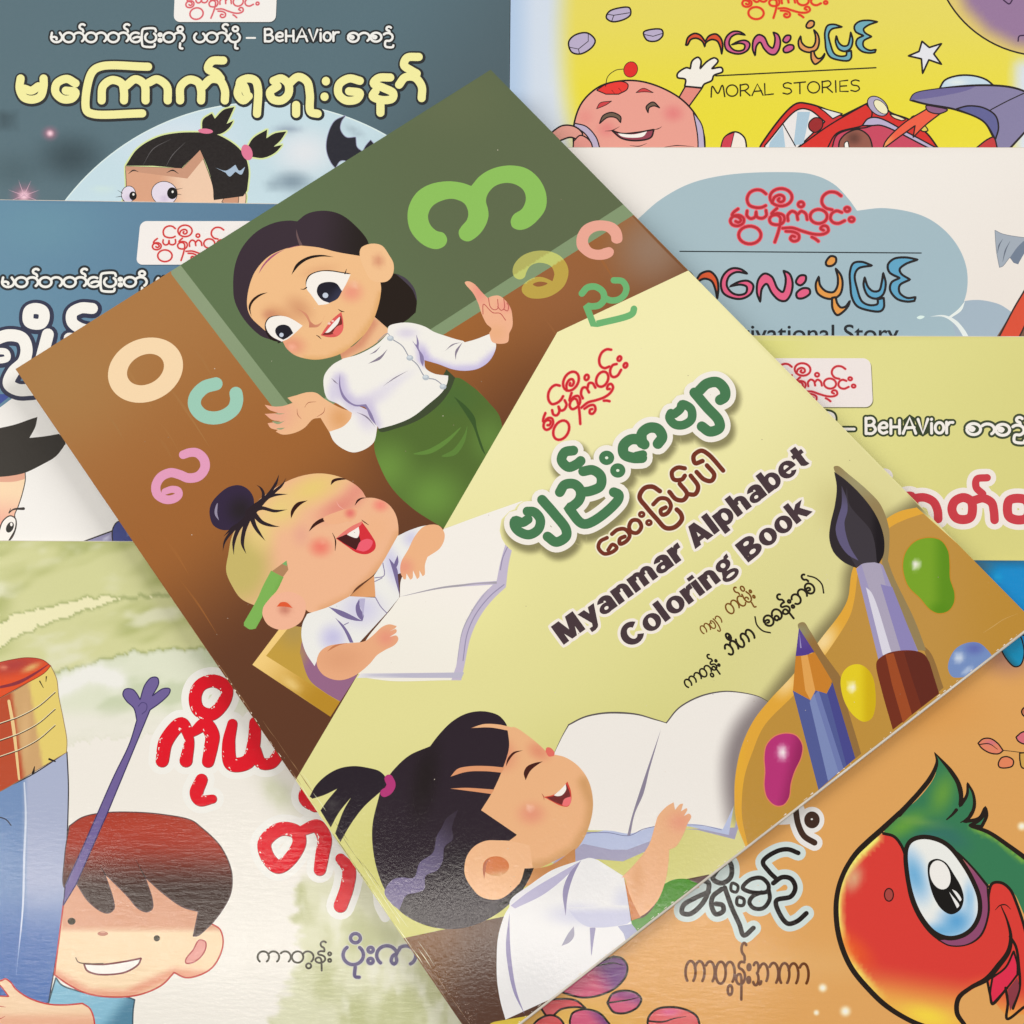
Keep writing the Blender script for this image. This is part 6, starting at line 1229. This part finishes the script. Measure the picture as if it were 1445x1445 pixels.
    cr.fill(P(*Y, "715,935! 760,985 850,1090 910,1190 932,1290 925,1370! 980,1280 985,1185! 1030,1270 1040,1370 1010,1450 960,1500! 1080,1470 1130,1385! 1140,1450 1100,1540!") + P(*Z, "1085,100! 1200,140 1350,240 1460,330! 1560,330! 1560,700! 1445,700! 1380,560 1330,510 1280,480 1230,485 1200,500! 1080,370 960,260 860,190 740,170 660,200 630,250! 580,190 490,148!") + P(*Y, "350,1480! 540,1350 660,1220 720,1120 740,1020!"),
            G((58, 122, 84), 6).blob(1275, 1165, 60, 22, (104, 158, 62), .95, -30).blob(1330, 1120, 26, 50, (112, 160, 60), .8, 20).blob(1300, 1160, 60, 10, (120, 160, 80), .6, 10).blob(1340, 1180, 50, 24, (56, 110, 104), .7, 30).line(P(*Z, "1100,110 1250,180 1445,340"), 7, (128, 176, 66), .9).blob(1310, 1178, 30, 8, (60, 112, 116), .7), None)
    cr.shape(ink, strokes=[Stroke(smooth(P(*Y, "715,935 760,985 850,1090 910,1190 932,1290 925,1370! 980,1280 985,1185! 1030,1270 1040,1370 1010,1450 960,1500! 1080,1470 1130,1385! 1140,1450 1100,1540!") + P(*Z, "1085,100! 1200,140 1350,240 1500,350"), False), [1, 6, 7, 5, 3, 5, 5, 5, 5, 6, 7]),
                             Stroke(smooth(P(*Y, "715,935 735,1010 690,1130 600,1250 500,1360 425,1440"), False), [1, 5, 7, 7, 7, 8]),
                             Stroke(smooth(P(*Z, "920,55 960,20 985,-10"), False), [2, 5]), Stroke(smooth(P(*Z, "1015,75 1060,50 1090,10"), False), [1.5, 5]), Stroke(smooth(P(*Z, "1080,95 1140,60 1180,10 1175,-10"), False), [5, 5, 4])])
    fa = pr.sub('face')
    fq = smooth(P(*Z, "490,150! 560,175 610,230 640,310! 650,450 680,600 740,730 830,840 940,900 1060,900 1150,840 1200,700 1205,560! 1230,490 1290,485 1350,540 1400,640 1440,760! 1560,900! 1560,1400! 1430,1380! 1330,1400! 1250,1300! 1200,1150! 1080,1220 1000,1290 1010,1400 1060,1500! 900,1500! 700,1440 520,1330 400,1230 280,1080 200,900 170,700 175,560 230,420 310,290 400,200"))
    fa.shape(G((218, 64, 56), 6).line([tuple(a) for a in smooth(P(*Z, "440,180 320,300 215,450 178,600 182,750 230,940 330,1110 470,1270"), False)], 12, (246, 220, 110), 1.2).blob(1205, 1240, 18, 30, (222, 190, 140), .8, 20).blob(1200, 1340, 60, 30, (238, 104, 44), .7, 40)
             .lin((1280, 1360), (1270, 1425), (238, 178, 80), 1).blob(1310, 1435, 60, 24, (246, 214, 70), .95, 15).blob(1400, 1390, 50, 20, (240, 110, 60), .6), [fq])
    fa.shape(ink, strokes=[Stroke(smooth(P(*Z, "602,8 470,130 385,205 300,290 222,415 178,550 168,700 195,880 270,1060 400,1220 520,1330 700,1435 900,1500"), False), [7, 8, 8, 7, 7, 7.5, 7.5, 7.5, 7.5, 7, 7])])
    fa.shape(ink, strokes=[Stroke(smooth(P(*Z, "490,150 560,170 610,230 640,310 650,450 680,600 740,730 830,840 940,900 1060,900 1150,840 1200,700 1205,560 1230,490 1290,485 1350,530 1400,640 1440,760 1460,840"), False), 4.2), Stroke(smooth(P(*Z, "900,220 1000,290 1100,390 1200,510"), False), 3.8)])
    fa.fill(P(*Z, "920,225! 1000,290 1100,390 1195,510! 1200,700 1150,840 1060,905 940,912 860,872! 930,866 1040,850 1130,760 1140,640 1100,500 1030,360"), G((144, 76, 110), 3).lin((1370, 1240), (1345, 1200), (216, 130, 92)), ink, 2)
    ey = pr.sub('eye', label='big blue and white eye')
    eq = smooth(P(*Z, "650,260 680,205 750,180 850,195 930,240 1020,350 1090,470 1135,590 1135,700 1090,790 1020,840 930,855 840,820 760,730 700,610 660,450"))
    ey.shape(ink, [eq], [Stroke(eq, 9, True)])
    ey.shape(G((236, 234, 236), 5).blob(1290, 1235, 30, 60, (110, 172, 212), .95, -20).blob(1350, 1300, 40, 34, (90, 160, 208), .95).blob(1325, 1315, 50, 20, (92, 164, 210), .8).blob(1368, 1268, 14, 40, (130, 184, 218), .8).blob(1322, 1225, 26, 40, (236, 234, 236), .6), [eq]); ey.shape(ink, strokes=[Stroke(eq, 4, True)])
    pq = smooth(P(*Z, "790,400 800,345 850,322 910,345 970,430 1020,520 1035,600 1010,670 950,700 890,670 840,600 805,500")); ey.shape((30, 26, 26), [pq])
    ey.shape((240, 234, 228), [ellipse(1145 + 875 * .2076, 1145 + 432 * .2076, 14, 21, -18)]); ey.fill(P(*Z, "935,545! 955,570 1005,640 990,658!"), (236, 232, 228)); ey.fill(P(*Z, "955,530! 985,545 1020,600 1010,612!"), (236, 232, 228))
    no = pr.sub('nostril'); q = ellipse(1145 + 527 * .2076, 1145 + 567 * .2076, 6.3, 9, 0); no.shape((168, 72, 66), [q]); no.shape((60, 30, 30), strokes=[Stroke(q, 1.8, True)])
    mo = pr.sub('beak'); mo.shape(ink, strokes=[Stroke(smooth(P(*Z, "1250,670 1280,640 1320,635 1355,665"), False), [.8, 2, .8]), Stroke(smooth(P(*Z, "1290,645 1330,740 1355,850 1340,950 1270,1050 1190,1140 1080,1200 1000,1270 990,1370 1040,1450"), False), [1.5, 3, 5, 7, 8, 8, 6, 7, 7, 6]), Stroke(smooth(P(*Z, "1350,850 1390,920 1410,1050 1415,1200 1370,1340"), False), 4)])
    mo.fill(P(*Z, "1375,950! 1400,1040 1400,1110! 1330,1200 1230,1310! 1215,1250 1230,1130! 1320,1060"), G((224, 50, 78), 3), ink, 3); mo.shape(ink, strokes=[Stroke(smooth(P(*Z, "1195,1150 1215,1250 1230,1310 1330,1200"), False), 3.6), Stroke(smooth(P(*Z, "1320,1200 1335,1300 1330,1410 1445,1330"), False), 4)])
    mo.fill(P(*Z, "1335,1210! 1400,1130! 1410,1200 1350,1360!"), (140, 60, 70)); mo.shape((206, 130, 90), [ellipse(1372, 1425, 26, 30, 20)]) if 0 else None
    # lettering
    t = Part(B, 'printed_title', label='black hand drawn title on pale blue halo'); S_ = []; W2 = (950, 1130, 300)
    def add(q, wd=6.2, c=False): S_.append((smooth(P(*W2, q), c), wd, c))
    add("240,620 150,660 70,710 60,760 110,770 180,720 230,640 240,560 200,540", 7); add("330,600 270,650 260,710 290,770 340,750 335,710 290,700", 7); add("350,430 300,470 270,530 330,560 390,520 395,440 370,400", 7); add("350,590 400,730 450,840 480,915 545,865", 6.8)
    add("400,560 440,580 430,620 395,610", 4.5, True); add("440,655 480,670 475,710 435,705", 4.8, True)
    add("472,592 520,538 600,525 648,575 640,615 560,625 500,612", 6, True); add("648,600 655,670 610,730 545,728 518,690 540,650 600,622", 6)
    add("850,355 780,330 700,345 610,415 650,480 700,530", 6.6); add("680,560 740,520 800,530 830,590 800,650 700,680 730,780 780,835 840,820 905,765", 6.8)
    hl = t.sub('pale_halo'); hl.shape((208, 218, 212), strokes=[Stroke(q, w_ + 15, c) for q, w_, c in S_]); t.shape((34, 28, 26), strokes=[Stroke(q, w_, c) for q, w_, c in S_])
    t2 = Part(B, 'printed_brown_word', label='brown word on white halo at the upper left'); q1 = smooth(P(*W2, "830,40 850,160 890,240 960,285"), False); q2 = ellipse(950 + 943 * .2076, 1130 + 130 * .2076, 7, 8)
    t2.shape((232, 226, 220), strokes=[Stroke(q1, 23), Stroke(q2, 21, True), Stroke(smooth(P(*W2, "720,130 800,120 860,60"), False), 14)]); t2.shape((66, 46, 38), strokes=[Stroke(q1, 8.5), Stroke(q2, 8, True)], fills=[q2]); t2.shape((220, 214, 206), [ellipse(1145.6, 1156, 1.6, 1.3)])
    cd = Part(B, 'printed_artist_credit', label='narrow brown credit line')
    burm(cd, 'ka aa ta ew nas asat vis a aa ka aa', (967, 1387), (1142, 1391), 31, 3.9, (104, 56, 22))
    sp = Part(B, 'printed_sparkle')
    for i, (x, y, r_) in enumerate(((1161, 1394, 9), (1193, 1427, 11), (1152, 1429, 6), (1442, 1166, 9))):
        s_ = sp if i == 0 else Part(B, 'printed_sparkle')
        s_.shape(G(base, 1.6).blob(x, y, r_, r_, (250, 236, 200), 1.3), [ellipse(x, y, r_, r_)])
    B.done()
orange_book()
